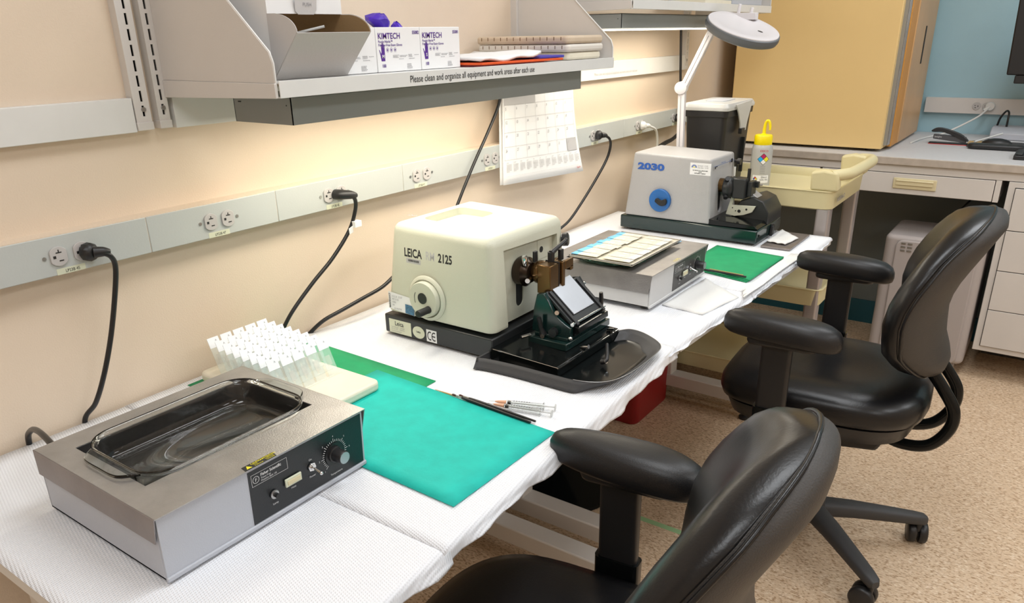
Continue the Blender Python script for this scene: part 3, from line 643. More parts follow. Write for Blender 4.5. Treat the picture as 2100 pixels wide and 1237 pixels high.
# ================================================================ warming baths
def warmer(x0, x1, y0, y1, z0, z1, label, mbody, mtop, mpanel, first):
    # y0 back, y1 front (more negative)
    t = thing('warming_bath', ((x0+x1)/2, (y0+y1)/2, z0-0.004), label, 'warming bath', 'stainless steel warming baths')
    yf = y1 + 0.004
    # body, front face leaning slightly
    prof = [(y0, z0), (yf, z0), (yf+0.002, z0+0.006), (yf-0.003, z1-0.004), (y0, z1-0.004)]
    g = G().box(x0+0.002, x0+0.005, y0, yf, z0, z1-0.004).box(x1-0.005, x1-0.002, y0, yf, z0, z1-0.004).box(x0+0.002, x1-0.002, y0-0.003, y0, z0, z1-0.004).box(x0+0.002, x1-0.002, yf, y0, z0, z0+0.004)
    part('casing', g, mbody, t, smooth=False, bevel=0.0008)
    part('front_plate', G().prism([(yf, z0), (yf-0.003, z0), (yf-0.006, z1-0.004), (yf-0.003, z1-0.004)], (x0+0.002, 0, 0), (0,1,0), (0,0,1), (x1-x0-0.004, 0, 0)), mbody, t, bevel=0.0005)
    part('base_rail', G().box(x0+0.001, x1-0.001, yf-0.006, yf-0.0005, z0-0.001, z0+0.006), mbody, t, bevel=0.0015)
    # top cover with the opening
    ox0, ox1, oy0, oy1 = x0+0.036, x1-0.034, y0-0.046, y1+0.076
    lip = 0.022 if first else 0.030
    yl = y1 - 0.006
    g = G().box(x0-0.001, ox0, yl, y0, z1-0.0015, z1).box(ox1, x1+0.001, yl, y0, z1-0.0015, z1).box(ox0, ox1, oy0, y0, z1-0.0015, z1).box(ox0, ox1, yl, oy1, z1-0.0015, z1)
    cov = part('top_cover', g, mtop, t, smooth=False)
    part('side_lip', G().prism([(y0, z1), (yl, z1), (yl+0.010, z1-lip-0.018), (y0, z1-lip-0.018)], (x0-0.0022, 0, 0), (0,1,0), (0,0,1), (0.0015, 0, 0)), M_steel_d if first else mtop, cov, smooth=False)
    part('side_lip', G().prism([(y0, z1), (yl, z1), (yl+0.010, z1-lip-0.018), (y0, z1-lip-0.018)], (x1+0.0008, 0, 0), (0,1,0), (0,0,1), (0.0015, 0, 0)), mtop, cov, smooth=False)
    # bath tub
    d = 0.062 if first else 0.030
    g = G().box(ox0-0.001, ox0, oy1, oy0, z1-d, z1-0.0016).box(ox1, ox1+0.001, oy1, oy0, z1-d, z1-0.0016).box(ox0, ox1, oy0, oy0+0.001, z1-d, z1-0.0016).box(ox0, ox1, oy1-0.001, oy1, z1-d, z1-0.0016).box(ox0-0.001, ox1+0.001, oy1-0.001, oy0+0.001, z1-d-0.001, z1-d)
    part('bath_well', g, M_bath, t, smooth=False)
    # control panel
    px0 = x0 + (x1-x0)*0.385; px1 = x1 - 0.006; fs = lambda z: yf - 0.003 - 0.003*(z-z0)/(z1-z0)
    pn = part('control_panel', G().prism([(fs(z0+0.007), z0+0.007), (fs(z0+0.007)-0.0008, z0+0.007), (fs(z1-0.006)-0.0008, z1-0.006), (fs(z1-0.006), z1-0.006)], (px0, 0, 0), (0,1,0), (0,0,1), (px1-px0, 0, 0)), mpanel, t, smooth=False)
    W = px1 - px0; H = z1 - z0
    Y = fs(z1-0.012) - 0.0012
    ky = (px0+W*0.72, Y, z0+H*0.50)
    part('dial_plate', G().cyl((ky[0], Y+0.0006, ky[2]), (ky[0], Y-0.0006, ky[2]), 0.0185, n=36), M_black, pn)
    g = G()
    for k in range(31):
        a = math.radians(225 - 270*k/30); r0, r1 = 0.0205, (0.0265 if k % 5 == 0 else 0.0240); wd = 0.0004
        ca, sa = math.cos(a), math.sin(a); px, pz = -sa*wd, ca*wd
        g.quad([(ky[0]+ca*r0-px, Y-0.0002, ky[2]+sa*r0-pz), (ky[0]+ca*r1-px, Y-0.0002, ky[2]+sa*r1-pz), (ky[0]+ca*r1+px, Y-0.0002, ky[2]+sa*r1+pz), (ky[0]+ca*r0+px, Y-0.0002, ky[2]+sa*r0+pz)])
    sc_ = part('dial_scale', g, M_wink, pn, smooth=False)
    for k in range(7):
        a = math.radians(225 - 270*k/6); text('dial_number', str(k+1 if k < 6 else 10), 0.004, (ky[0]+0.0305*math.cos(a)-0.001, Y-0.0002, ky[2]+0.0305*math.sin(a)-0.0015), PXd, UZ, M_wink, pn)
    kn = part('knob', G().lathe([(0.0130, 0), (0.0130, 0.003), (0.0110, 0.004), (0.0105, 0.021), (0.0098, 0.022)], (ky[0], Y-0.0006, ky[2]), (0,-1,0), n=32), M_black, t)
    part('knob_cap', G().cyl((ky[0], Y-0.0226, ky[2]), (ky[0], Y-0.0232, ky[2]), 0.0094, n=32), M_silver, kn)
    sw = (px0+W*0.505, Y, z0+H*0.50)
    part('toggle_switch', G().cyl(sw, (sw[0], Y-0.002, sw[2]), 0.0072, n=6).cyl((sw[0], Y-0.002, sw[2]), (sw[0], Y-0.005, sw[2]), 0.0042, n=16).cyl((sw[0], Y-0.004, sw[2]), (sw[0]+0.002, Y-0.018, sw[2]-0.006), 0.0017, 0.0026, n=12).ball((sw[0]+0.002, Y-0.018, sw[2]-0.006), 0.0030), M_chrome, t, bevel=0.0)
    lx, lz = px0+W*0.335, z0+H*0.47
    lm = part('heat_lamp', G().box(lx-0.0145, lx+0.0145, Y-0.003, Y, lz-0.0065, lz+0.0065), M_cream_lab, t, bevel=0.0008)
    part('lens', G().box(lx-0.0115, lx+0.0115, Y-0.0042, Y-0.003, lz-0.0035, lz+0.0035), M_handle, lm, bevel=0.0006)
    bx, bz = px0+W*0.175, z0+H*0.40
    bt = part('lamp_button', G().lathe([(0.0068, 0), (0.0068, 0.0016), (0.0060, 0.0020), (0.0045, 0.0022)], (bx, Y, bz), (0,-1,0), n=24), M_screw, t)
    part('button_cap', G().cyl((bx, Y-0.002, bz), (bx, Y-0.009, bz), 0.0036, n=18), M_black, bt)
    for s, xx, zz in (('Lamp', bx, bz-0.016), ('Heat', lx, lz-0.014), ('Power', sw[0], sw[2]-0.017), ('On', sw[0]-0.001, sw[2]+0.011), ('Temperature', ky[0], ky[2]-0.034)):
        text('panel_text', s, 0.0045, (xx, Y-0.0002, zz), PXd, UZ, M_wink, pn, align='CENTER')
    # maker's frame
    fx0, fx1, fz0, fz1 = px0+0.004, px0+W*0.31, z1-0.031, z1-0.0125; g = G(); q = 0.0005
    g.quad([(fx0, Y, fz0), (fx1, Y, fz0), (fx1, Y, fz0+q), (fx0, Y, fz0+q)]).quad([(fx0, Y, fz1-q), (fx1, Y, fz1-q), (fx1, Y, fz1), (fx0, Y, fz1)]).quad([(fx0, Y, fz0), (fx0+q, Y, fz0), (fx0+q, Y, fz1), (fx0, Y, fz1)]).quad([(fx1-q, Y, fz0), (fx1, Y, fz0), (fx1, Y, fz1), (fx1-q, Y, fz1)])
    for k in range(20):
        a, b = 2*PI*k/20, 2*PI*(k+1)/20; c = (fx0+0.0075, fz0+0.009)
        g.quad([(c[0]+0.0055*math.cos(a), Y, c[1]+0.0055*math.sin(a)), (c[0]+0.0055*math.cos(b), Y, c[1]+0.0055*math.sin(b)), (c[0]+0.0048*math.cos(b), Y, c[1]+0.0048*math.sin(b)), (c[0]+0.0048*math.cos(a), Y, c[1]+0.0048*math.sin(a))])
    part('maker_frame', g, M_wink, pn, smooth=False)
    text('maker_text', 'F', 0.0075, (fx0+0.0075, Y-0.0002, fz0+0.0063), PXd, UZ, M_wink, pn, align='CENTER')
    text('maker_text', 'Fisher Scientific', 0.0066, (fx0+0.0155, Y-0.0002, fz1-0.0075), PXd, UZ, M_wink, pn, sx=0.86, bold=0.02)
    text('maker_text', 'Tissue Prep\nFlotation Bath 135', 0.0040, (fx0+0.0155, Y-0.0002, fz1-0.0120), PXd, UZ, M_wink, pn, sx=0.9)
    if first:
        s = part('caution_label', G().prism([(0, 0), (0.052, 0.0), (0.0545, 0.0125), (0.002, 0.0125)], (px0-0.004, y1-0.006, z1), (1,0,0), (0,1,0), (0,0,0.0004)), M_panel, t, smooth=False)
        ox, oy = px0-0.004, y1-0.006; Zl = z1+0.0007
        part('warning_triangle', G().quad([(ox+0.004, oy+0.002, Zl), (ox+0.013, oy+0.002, Zl), (ox+0.0085, oy+0.0105, Zl)]), M_yellink, s, smooth=False)
        text('caution_text', 'CAUTION', 0.0052, (ox+0.0150, oy+0.0075, Zl), PXd, (0,1,0), M_yellink, s, sx=0.85, bold=0.02)
        text('caution_text', 'ATTENTION', 0.0052, (ox+0.0345, oy+0.0075, Zl), PXd, (0,1,0), M_yellink, s, sx=0.75, bold=0.02)
        text('caution_text', 'HOT\nSURFACE', 0.0034, (ox+0.0170, oy+0.0045, Zl), PXd, (0,1,0), M_yellink, s)
        text('caution_text', 'SURFACE\nCHAUDE', 0.0034, (ox+0.0370, oy+0.0045, Zl), PXd, (0,1,0), M_yellink, s)
    else:
        text('top_mark', '1275', 0.012, (px0+0.006, y1+0.000, z1+0.0002), PXd, (0,1,0), M_yellink, t, sx=1.6)
    for fx in (x0+0.03, x1-0.03):
        for fy in (y0-0.03, yf+0.02): part('rubber_foot', G().lathe([(0.013, 0), (0.014, 0.003), (0.010, 0.009)], (fx, fy, z0-0.008 if not first else z0-0.003)), M_black, t)
    return t
warmer(0.384, 0.739, -0.252, -0.556, TZ+0.003, 0.864, 'near stainless warming bath holding a clear glass baking dish', M_warm, M_steel, M_panel, True)
warmer(1.650, 2.006, -0.312, -0.622, TZ+0.008, 0.856, 'farther stainless warming bath carrying a tray of slides', M_warm2, M_steel2, M_panel2, False)

# clear baking dish in the near bath
def rr3(cx, cy, a, b, r, z, n=6): return [Vector((p[0], p[1], z)) for p in rrect(cx, cy, a, b, r, n)]
def dish(cx, cy, a, b, zr, dep, label, m, hand=0.026, hb=0.052, rt=0.0045):
    t = thing('glass_dish', (cx, cy, zr-dep), label, 'glass dish', 'glass baking dishes')
    R = []
    prof = [(0.86, zr-dep, 0.040), (0.90, zr-dep+0.003, 0.042), (0.93, zr-dep+0.014, 0.044), (0.965, zr-0.014, 0.045), (0.972, zr-0.008, 0.045), (1.0, zr-0.006, 0.046), (1.008, zr-0.003, 0.046), (1.0, zr, 0.046), (0.975, zr-0.0005, 0.045)]
    sh = lambda k, z, r, ins=0: rr3(cx, cy, a - (1-k)*b*0.9 - ins, b*k - ins, r, z, 8)
    for k, z, r in prof: R.append(sh(k, z, r))
    for k, z, r in [(0.955, zr-0.006, 0.044), (0.915, zr-dep+0.017, 0.042), (0.88, zr-dep+0.008, 0.040), (0.84, zr-dep+0.0055, 0.038)]: R.append(sh(k, z, r))
    part('dish_body', G().loft(R), m, t, angle=60)
    for s in (-1, 1):
        ax = cx + s*(a-0.004)
        pl = [(0, -hb-0.012), (hand*0.75*s, -hb+0.004), (hand*s*0.98, -hb+0.020), (hand*s, 0), (hand*s*0.98, hb-0.020), (hand*0.75*s, hb-0.004), (0, hb+0.012)]
        pl = [(p.x, p.y) for p in catmull([(q[0], q[1], 0) for q in pl], 5)]
        part('handle', G().prism(pl, (ax, cy, zr-0.0075), (1,0,0), (0,1,0), (0, 0, 0.0050)), m, t, bevel=0.0018, seg=3)
    return t
dish(0.5655, -0.3925, 0.140, 0.093, 0.8735, 0.048, 'clear glass baking dish sitting in the near warming bath', M_glass)
text('embossed_text', 'pyrex', 0.016, (0.545, -0.432, 0.8318), PXd, (0,1,0), M_clear, bpy.data.objects['glass_dish'], sx=1.0)
# dishes and slide plate on the far bath
dish(1.803, -0.470, 0.128, 0.086, 0.868, 0.030, 'greenish glass dish under the slide plate on the far bath', M_gglass, hand=0.020, hb=0.045)
pl = thing('slide_plate', (1.795, -0.478, 0.8700), 'beige metal plate carrying two rows of flat slides on the far bath', 'metal plate')
part('plate', G().box(1.652, 1.946, -0.570, -0.388, 0.8702, 0.8722), mat('waxy_plate', (0.62, 0.57, 0.44), 0.4, var=0.15, vscale=40), pl, bevel=0.0008)
part('plate_rim', G().box(1.652, 1.654, -0.570, -0.388, 0.8722, 0.8752).box(1.652, 1.946, -0.570, -0.568, 0.8722, 0.8752).box(1.944, 1.946, -0.570, -0.388, 0.8722, 0.8752).box(1.652, 1.946, -0.390, -0.388, 0.8722, 0.8752), M_steel, pl, smooth=False)
fs0 = None
def flat_slide(x, y, r, lab, z, label, grp):
    global fs0
    if fs0 is None:
        t = thing('glass_slide', (x, y, z), label, 'glass slide', grp, r)
        part('slide_pane', G().box(-0.0127, 0.0127, -0.0375, 0.018, 0, 0.0010), M_wax, t, smooth=False, local=True)
        part('slide_label', G().box(-0.0125, 0.0125, 0.018, 0.0375, 0, 0.0011), M_bluelab, t, smooth=False, local=True, label='blue frosted end' if M_bluelab.name.startswith('blue') else None)
        part('mounted_section', G().prism([(-0.006,-0.012),(0.001,-0.015),(0.007,-0.008),(0.006,0.004),(-0.002,0.007),(-0.007,-0.001)], (0,0,0.0011), (1,0,0), (0,1,0), (0,0,0.0003)), M_board, t, smooth=False, local=True)
        fs0 = t; return t
    c = copy_tree(fs0); c.location = (x, y, z); c.rotation_euler = (0, 0, r); c['label'] = label; c['group'] = grp; return c
for k in range(10):
    flat_slide(1.676+k*0.0264, -0.429+random.uniform(-0.003, 0.004), random.uniform(-0.05, 0.05), 0, 0.8766 if k % 2 else 0.8755, 'flat glass slides in the back row with blue ends, on the beige plate', 'slides in the back row of the far plate')
fs_back = fs0; fs0 = None; M_bl_ = M_bluelab; M_bluelab = M_board2
for k in range(10):
    flat_slide(1.676+k*0.0264, -0.519, PI, 0, 0.8766 if k % 2 else 0.8755, 'flat glass slides in the front row on the beige plate', 'slides in the front row of the far plate')
M_bluelab = M_bl_; fs0 = fs_back
flat_slide(1.958, -0.512, -1.75, 0, 0.8590, 'blue-ended slide poking out beside the plate, farther one', 'slides poking out of the far dish')
flat_slide(1.951, -0.538, -1.75, 0, 0.8590, 'blue-ended slide poking out beside the plate, nearer one', 'slides poking out of the far dish')

# ================================================================ slab with the rack of standing slides
slab(0.782, 0.958, -0.378, -0.035, TZ+0.001, 0.7835, M_board, 'cream slab under the standing slides, between bath and teal mat', r=0.016, grp='slabs')
rack = thing('slide_rack', (0.87, -0.17, 0.7837), 'clear rack holding rows of upright microscope slides on the cream slab', 'slide rack')
RX0, RY0 = 0.812, -0.088
for k in range(8):
    yy = RY0 - k*0.0275
    part('groove_bar', G().box(RX0-0.016-k*0.0012, RX0+0.137-k*0.0012, yy-0.0060, yy-0.0030, 0.7838, 0.7865), M_slide, rack, bevel=0.0006)
    
sl = thing('glass_slide', (0,0,0), '', 'glass slide', 'slides standing in the rack')
LN = Vector((0, 0.40, 0.916)).normalized()
def tilted(a0, a1, h0, h1, th):
    n = Vector((0, -LN.z, LN.y)); g = G(); vs = []
    for t_ in (0, th):
        for (a, h) in ((a0, h0), (a1, h0), (a1, h1), (a0, h1)): vs.append(g.bm.verts.new(Vector((a, 0, 0)) + LN*h + n*t_))
    for f in ((0,1,2,3),(7,6,5,4),(0,4,5,1),(1,5,6,2),(2,6,7,3),(3,7,4,0)): g.bm.faces.new([vs[i] for i in f])
    return g
part('slide_pane', tilted(-0.0125, 0.0125, 0, 0.054, 0.001), M_slide, sl, smooth=False, local=True)
part('slide_label', tilted(-0.0125, 0.0125, 0.054, 0.075, 0.0011), M_frost, sl, smooth=False, local=True, label='white frosted end')
n_ = Vector((0, -LN.z, LN.y))
part('mounted_section', tilted(-0.0055, 0.0060, 0.020, 0.040, 0.0013), mat('cover_slip', (0.85, 0.82, 0.76), 0.15, alpha=0.30), sl, smooth=False, local=True)
mk_ = text('pencil_mark', 'A', 0.006, (0.003, 0, 0), PXd, UZ, M_print, sl, local=True)
mk_.data.transform(Matrix.Translation(LN*0.066 + n_*0.0013) @ Matrix.Rotation(-math.atan2(LN.y, LN.z), 4, 'X'))
RL = ['back', 'second', 'third', 'fourth', 'fifth', 'sixth', 'seventh', 'front']
CL = ['leftmost', 'second from left', 'middle', 'second from right', 'rightmost']
first = True
for r in range(8):
    for c in range(5):
        o = sl if first else copy_tree(sl); first = False
        o.location = (RX0 + c*0.0300 - r*0.0012 + random.uniform(-0.0006, 0.0006), RY0 - r*0.0275 + random.uniform(-0.0008, 0.0008), 0.7846)
        o['label'] = 'frosted-end slide standing in the rack, ' + CL[c] + ' in the ' + RL[r] + ' row'

# ================================================================ brushes and syringes
def brush(p0, p1, label):     # p0 bristle tip, p1 handle end
    a, b = Vector((p0[0], p0[1], TZ+0.004)), Vector((p1[0], p1[1], TZ+0.004)); d = (b-a).normalized(); L = (b-a).length
    t = thing('paint_brush', tuple((a+b)/2 - Vector((0,0,0.004))), label, 'brush', 'fine brushes beside the teal mat')
    part('bristles', G().tube([a, a+d*0.004, a+d*0.011], [0.0006, 0.0022, 0.0014], n=10), M_bristle, t)
    part('ferrule', G().tube([a+d*0.011, a+d*0.026], [0.0015, 0.0021], n=12, sm=0), M_chrome, t)
    part('brush_handle', G().tube([a+d*0.026, a+d*0.05, a+d*(L-0.01), b], [0.0022, 0.0031, 0.0022, 0.0019], n=12), M_black, t)
    return t
brush((1.0115, -0.513), (0.9995, -0.701), 'black fine brush nearer to the teal mat')
brush((1.0165, -0.526), (1.0075, -0.7065), 'black fine brush nearer to the syringes')
solo('wooden_tweezer_stick', G().tube([(1.013, -0.468, TZ+0.0018), (1.0125, -0.50, TZ+0.0018), (1.0120, -0.528, TZ+0.0018)], [0.0005, 0.0016, 0.0017], n=8), M_wood, (1.0125, -0.5, TZ), 'thin pale wooden stick ahead of the brushes', 'wooden stick')
def syringe(p0, p1, label, marks):
    a, b = Vector((p0[0], p0[1], TZ+0.0055)), Vector((p1[0], p1[1], TZ+0.0055)); d = (b-a).normalized(); L = (b-a).length; n = d.cross(Vector((0,0,1)))
    t = thing('syringe', tuple((a+b)/2 - Vector((0,0,0.0055))), label, 'syringe', 'small syringes beside the brushes')
    part('needle', G().cyl(a-d*0.012, a+d*0.004, 0.0004, n=6), M_chrome, t)
    part('hub', G().tube([a, a+d*0.006, a+d*0.022], [0.0012, 0.0026, 0.0040], n=12, sm=0), M_peach, t, label='peach needle hub')
    part('barrel', G().lathe([(0.0040, 0.022), (0.0044, 0.023), (0.0044, L*0.80), (0.0075, L*0.80), (0.0075, L*0.80+0.0015), (0.0040, L*0.80+0.0016), (0.0036, 0.028), (0.0, 0.0275)], a, d, n=18, cap=False), M_glass, t)
    part('stopper', G().cyl(a+d*0.0245, a+d*0.031, 0.0035, n=14), M_black, t)
    part('plunger', G().cyl(a+d*0.031, a+d*L, 0.0013, n=8).cyl(a+d*(L-0.0015), a+d*L, 0.0062, n=16), M_clear, t)
    g = G(); up = Vector((0,0,1))
    for k in range(marks):
        q = a + d*(0.036+k*0.0050) + up*0.0046 - n*0.000; g.quad([q-n*0.0018, q+n*0.0018, q+n*0.0018+d*0.0013, q-n*0.0018+d*0.0013])
    part('graduations', g, M_ink, t, smooth=False)
    return t
syringe((1.0300, -0.603), (1.0710, -0.712), 'clear syringe with peach hub, farther from the teal mat', 7)
syringe((1.0190, -0.607), (1.0470, -0.7195), 'clear syringe with peach hub, nearer to the teal mat, bold graduations', 9)

# ================================================================ cream microtome
def taper_box(x0, x1, yb0, yf0, yb1, yf1, z0, z1, xt0=None, xt1=None, zb=None):
    xt0 = x0 if xt0 is None else xt0; xt1 = x1 if xt1 is None else xt1; zb = z1 if zb is None else zb
    g = G(); v = [g.bm.verts.new(p) for p in ((x0,yb0,z0),(x1,yb0,z0),(x1,yf0,z0),(x0,yf0,z0),(xt0,yb1,zb),(xt1,yb1,zb),(xt1,yf1,z1),(xt0,yf1,z1))]
    for f in ((0,1,2,3),(7,6,5,4),(0,4,5,1),(1,5,6,2),(2,6,7,3),(3,7,4,0)): g.bm.faces.new([v[i] for i in f])
    return g
L = thing('rotary_microtome', (1.34, -0.33, TZ), 'cream rotary microtome marked LEICA 2125 with a black waste tray', 'microtome')
body = part('housing', taper_box(1.190, 1.492, -0.172, -0.482, -0.200, -0.474, 0.809, 1.022, 1.200, 1.482, 1.030), M_mic, L, smooth=False)
bv = body.modifiers.new('bevel', 'BEVEL'); bv.width = 0.020; bv.segments = 6; bv.limit_method = 'ANGLE'; bv.angle_limit = math.radians(30)
bpy.context.view_layer.update(); apply_mods(body)
# cut flat bottom, top recess and front bay
carve(body, G().box(1.0, 1.7, -0.6, 0.0, 0.75, 0.822))
carve(body, G().rbox(1.262, 1.405, -0.338, -0.235, 1.012, 1.05, 0.018))
carve(body, G().prism([(1.246, 0.80), (1.448, 0.80), (1.452, 0.985), (1.243, 0.992)], (0, -0.4625, 0), (1,0,0), (0,0,1), (0, -0.05, 0)))
carve(body, G().prism([(p[0], p[1]) for p in rrect(1.318, 0.893, 0.0145, 0.046, 0.0145, 8)], (0, -0.485, 0), (1,0,0), (0,0,1), (0, 0.045, 0)))
carve(body, G().cyl((1.16, -0.302, 0.872), (1.194, -0.302, 0.872), 0.043, n=48))
part('slot_liner', G().prism(rrect(1.318, 0.893, 0.0145, 0.046, 0.0145, 8), (0, -0.4595, 0), (1,0,0), (0,0,1), (0, 0.018, 0)), M_dark, L, smooth=False)
part('front_insert', G().prism([(1.392, 0.935), (1.440, 0.935), (1.442, 0.978), (1.388, 0.980)], (0, -0.4622, 0), (1,0,0), (0,0,1), (0, -0.0012, 0)), M_mic, L, bevel=0.0006)
part('lock_hole', G().cyl((1.404, -0.4625, 0.957), (1.404, -0.4640, 0.957), 0.007, n=20), M_dark, L)
part('side_knob', G().lathe([(0.006, 0), (0.006, 0.006), (0.0155, 0.007), (0.0155, 0.018), (0.013, 0.020)], (1.474, -0.470, 0.965), (0.35,-1,0.1), n=24), M_black, L)
part('handle_bulge', G().lathe([(0.052, 0.0), (0.049, -0.004), (0.044, -0.0055)], (1.1905, -0.302, 0.872), (1,0,0), n=48, cap=False), M_mic, L)
hw = part('hand_wheel', G().lathe([(0.0355, -0.002), (0.0405, 0.0), (0.0405, 0.016), (0.0385, 0.019), (0.0, 0.0195)], (1.194, -0.302, 0.872), (-1,0,0), n=48), M_mic, L)
part('hub_disc', G().cyl((1.1748, -0.302, 0.876), (1.1735, -0.302, 0.876), 0.0125, n=30), M_satin, hw)
part('crank_handle', G().lathe([(0.0085, 0), (0.0085, 0.004), (0.0078, 0.006), (0.0082, 0.034), (0.0074, 0.036), (0.0, 0.0364)], (1.176, -0.318, 0.853), (-1,0,0), n=24), M_black, hw)
ar = G(); ar.tube([(1.1742, -0.283, 0.887), (1.1742, -0.2795, 0.880), (1.1742, -0.2795, 0.870), (1.1742, -0.281, 0.863)], 0.0005, n=6)
part('turn_arrow', ar, M_ink, hw)
XF = 1.1932
def on_left(s, y, z, size, m, par, sx=1.0, bold=0.0, x=None, name='printed_text', lean=0.0):
    return text(name, s, size, ((x if x else XF)-0.0006, y, z), NY, (lean,0,1), m, par, sx=sx, bold=bold)
# the left face leans inward towards the top
lf = lambda z: 1.190 + 0.010*(z-0.809)/0.213
on_left('LEICA', -0.2360, 0.958, 0.0265, M_ink, L, sx=0.74, bold=0.03, x=lf(0.965), name='brand_text', lean=0.047)
on_left('RM', -0.2985, 0.958, 0.0265, M_lgrey, L, sx=0.72, bold=0.015, x=lf(0.965), name='worn_text', lean=0.047)
on_left('2125', -0.3340, 0.958, 0.0265, M_ink, L, sx=0.74, bold=0.03, x=lf(0.965), name='brand_text', lean=0.047)
bl = part('serial_label', G().quad([(lf(0.95)-0.0006, -0.242, 0.9435), (lf(0.95)-0.0006, -0.284, 0.9435), (lf(0.955)-0.0006, -0.284, 0.9545), (lf(0.955)-0.0006, -0.242, 0.9545)]), M_lgrey, L, smooth=False)
g = G(); rr = random.Random(9); yy = -0.248
while yy > -0.279:
    wd = rr.uniform(0.0004, 0.0011); g.quad([(lf(0.95)-0.0011, yy, 0.9475), (lf(0.95)-0.0011, yy-wd, 0.9475), (lf(0.95)-0.0011, yy-wd, 0.9525), (lf(0.95)-0.0011, yy, 0.9525)]); yy -= wd + rr.uniform(0.0004, 0.001)
part('bars', g, M_ink, bl, smooth=False)
ms = part('service_sticker', G().quad([(1.1893, -0.183, 0.8285), (1.1893, -0.262, 0.8220), (1.1915, -0.262, 0.8620), (1.1915, -0.183, 0.8680)]), M_paper, L, smooth=False)
text('sticker_text', 'MAINTENANCE', 0.0062, (1.1885, -0.1905, 0.8305), UZ, (0,1,0), M_ink, ms, sx=0.80, bold=0.03)
for k, (s, z) in enumerate((('22.2.24  22.07', 0.8575), ('RM 2125', 0.8505), ('6306', 0.8435), ('EA', 0.8365))):
    text('sticker_text', s, 0.0062, (1.1885, -0.196, z), NY, UZ, M_print, ms, sx=0.9)
text('sticker_text', 'AVANTIK', 0.0062, (1.1885, -0.201, 0.8285), NY, UZ, M_print, ms, sx=0.9)
part('blue_square', G().quad([(1.1885, -0.235, 0.8250), (1.1885, -0.2615, 0.8228), (1.1895, -0.2615, 0.8445), (1.1895, -0.235, 0.8465)]), mat('sticker_blue', (0.08, 0.22, 0.38), 0.5, var=0.5, vscale=400), ms, smooth=False)
text('top_text', 'LN3', 0.015, (1.262, -0.190, 1.0315), NY, (1,0,0), M_print, L, sx=1.0)
# black base
part('base', G().box(1.188, 1.495, -0.480, -0.168, TZ+0.005, 0.812), M_satin, L, bevel=0.003)
for fx in (1.22, 1.46):
    for fy in (-0.20, -0.60): part('rubber_foot', G().cyl((fx, fy, TZ), (fx, fy, TZ+0.006), 0.014, n=20), M_black, L)
XB = 1.1876
ll = part('maker_label', G().box(XB-0.0004, XB, -0.250, -0.182, 0.770, 0.803), M_cream_lab, L, smooth=False)
text('maker_text', 'Leica', 0.0155, (XB-0.0007, -0.200, 0.7890), NY, (0,0.0,1), M_ink, ll, sx=0.85, bold=0.012)
text('maker_text', 'Type RM2125   110-240V', 0.0040, (XB-0.0007, -0.188, 0.7830), NY, UZ, M_print, ll)
text('maker_text', 'Ser. no 1397     50/60 Hz', 0.0040, (XB-0.0007, -0.188, 0.7785), NY, UZ, M_print, ll)
text('maker_text', 'Instruments Nussloch', 0.0036, (XB-0.0007, -0.188, 0.7735), NY, UZ, M_print, ll)
ov = part('oval_label', G().prism([(0.0180*math.cos(a), 0.0145*math.sin(a)) for a in [2*PI*i/36 for i in range(36)]], (XB-0.0004, -0.2725, 0.7855), (0,-1,0), UZ, (0.0004, 0, 0)), M_cream_lab, L, smooth=False)
text('maker_text', 'Leica', 0.0068, (XB-0.0007, -0.2725, 0.7850), NY, UZ, M_ink, ov, align='CENTER', sx=0.85, bold=0.02)
ce = part('mark_plate', G().box(XB-0.0004, XB, -0.326, -0.296, 0.7700, 0.7990), M_paper, L, smooth=False)
for cy, fl in ((-0.3065, 0), (-0.3190, 1)):
    g = G(); n = 14
    for k in range(n):
        a, b = [math.radians(60 + 240*q/n) for q in (k, k+1)]; f = lambda t, r: (XB-0.0007, cy - r*math.cos(t)*0.72, 0.7845 + r*math.sin(t))
        g.quad([f(a, 0.0108), f(b, 0.0108), f(b, 0.0078), f(a, 0.0078)])
    if fl: g.quad([(XB-0.0007, cy+0.0065, 0.783), (XB-0.0007, cy-0.0030, 0.783), (XB-0.0007, cy-0.0030, 0.786), (XB-0.0007, cy+0.0065, 0.786)])
    part('mark_letter', g, M_ink, ce, smooth=False)
# front base plate
bp = part('base_plate', G().prism([(-0.478, TZ+0.006), (-0.478, 0.7945), (-0.505, 0.7945), (-0.642, 0.7890), (-0.646, 0.7850), (-0.646, TZ+0.006)], (1.184, 0, 0), (0,1,0), (0,0,1), (0.262, 0, 0)), M_gloss, L, bevel=0.0012)
part('plate_edge', G().tube([(1.1838, -0.485, 0.7935), (1.1835, -0.6465, 0.7885), (1.446, -0.6465, 0.7885)], 0.0009, n=6, sm=0), M_chrome, bp)
for xx in (1.30, 1.415): part('pin', G().cyl((xx, -0.632, 0.7915), (xx, -0.650, 0.7960), 0.0045, n=16), M_chrome, L)
part('clamp_lever', G().tube([(1.285, -0.690, 0.776), (1.288, -0.700, 0.782), (1.325, -0.680, 0.800)], [0.006, 0.0045, 0.0035], n=10, sm=3), M_black, L)
part('lever_screw', G().cyl((1.285, -0.697, 0.778), (1.284, -0.701, 0.780), 0.0045, n=14), M_chrome, L)
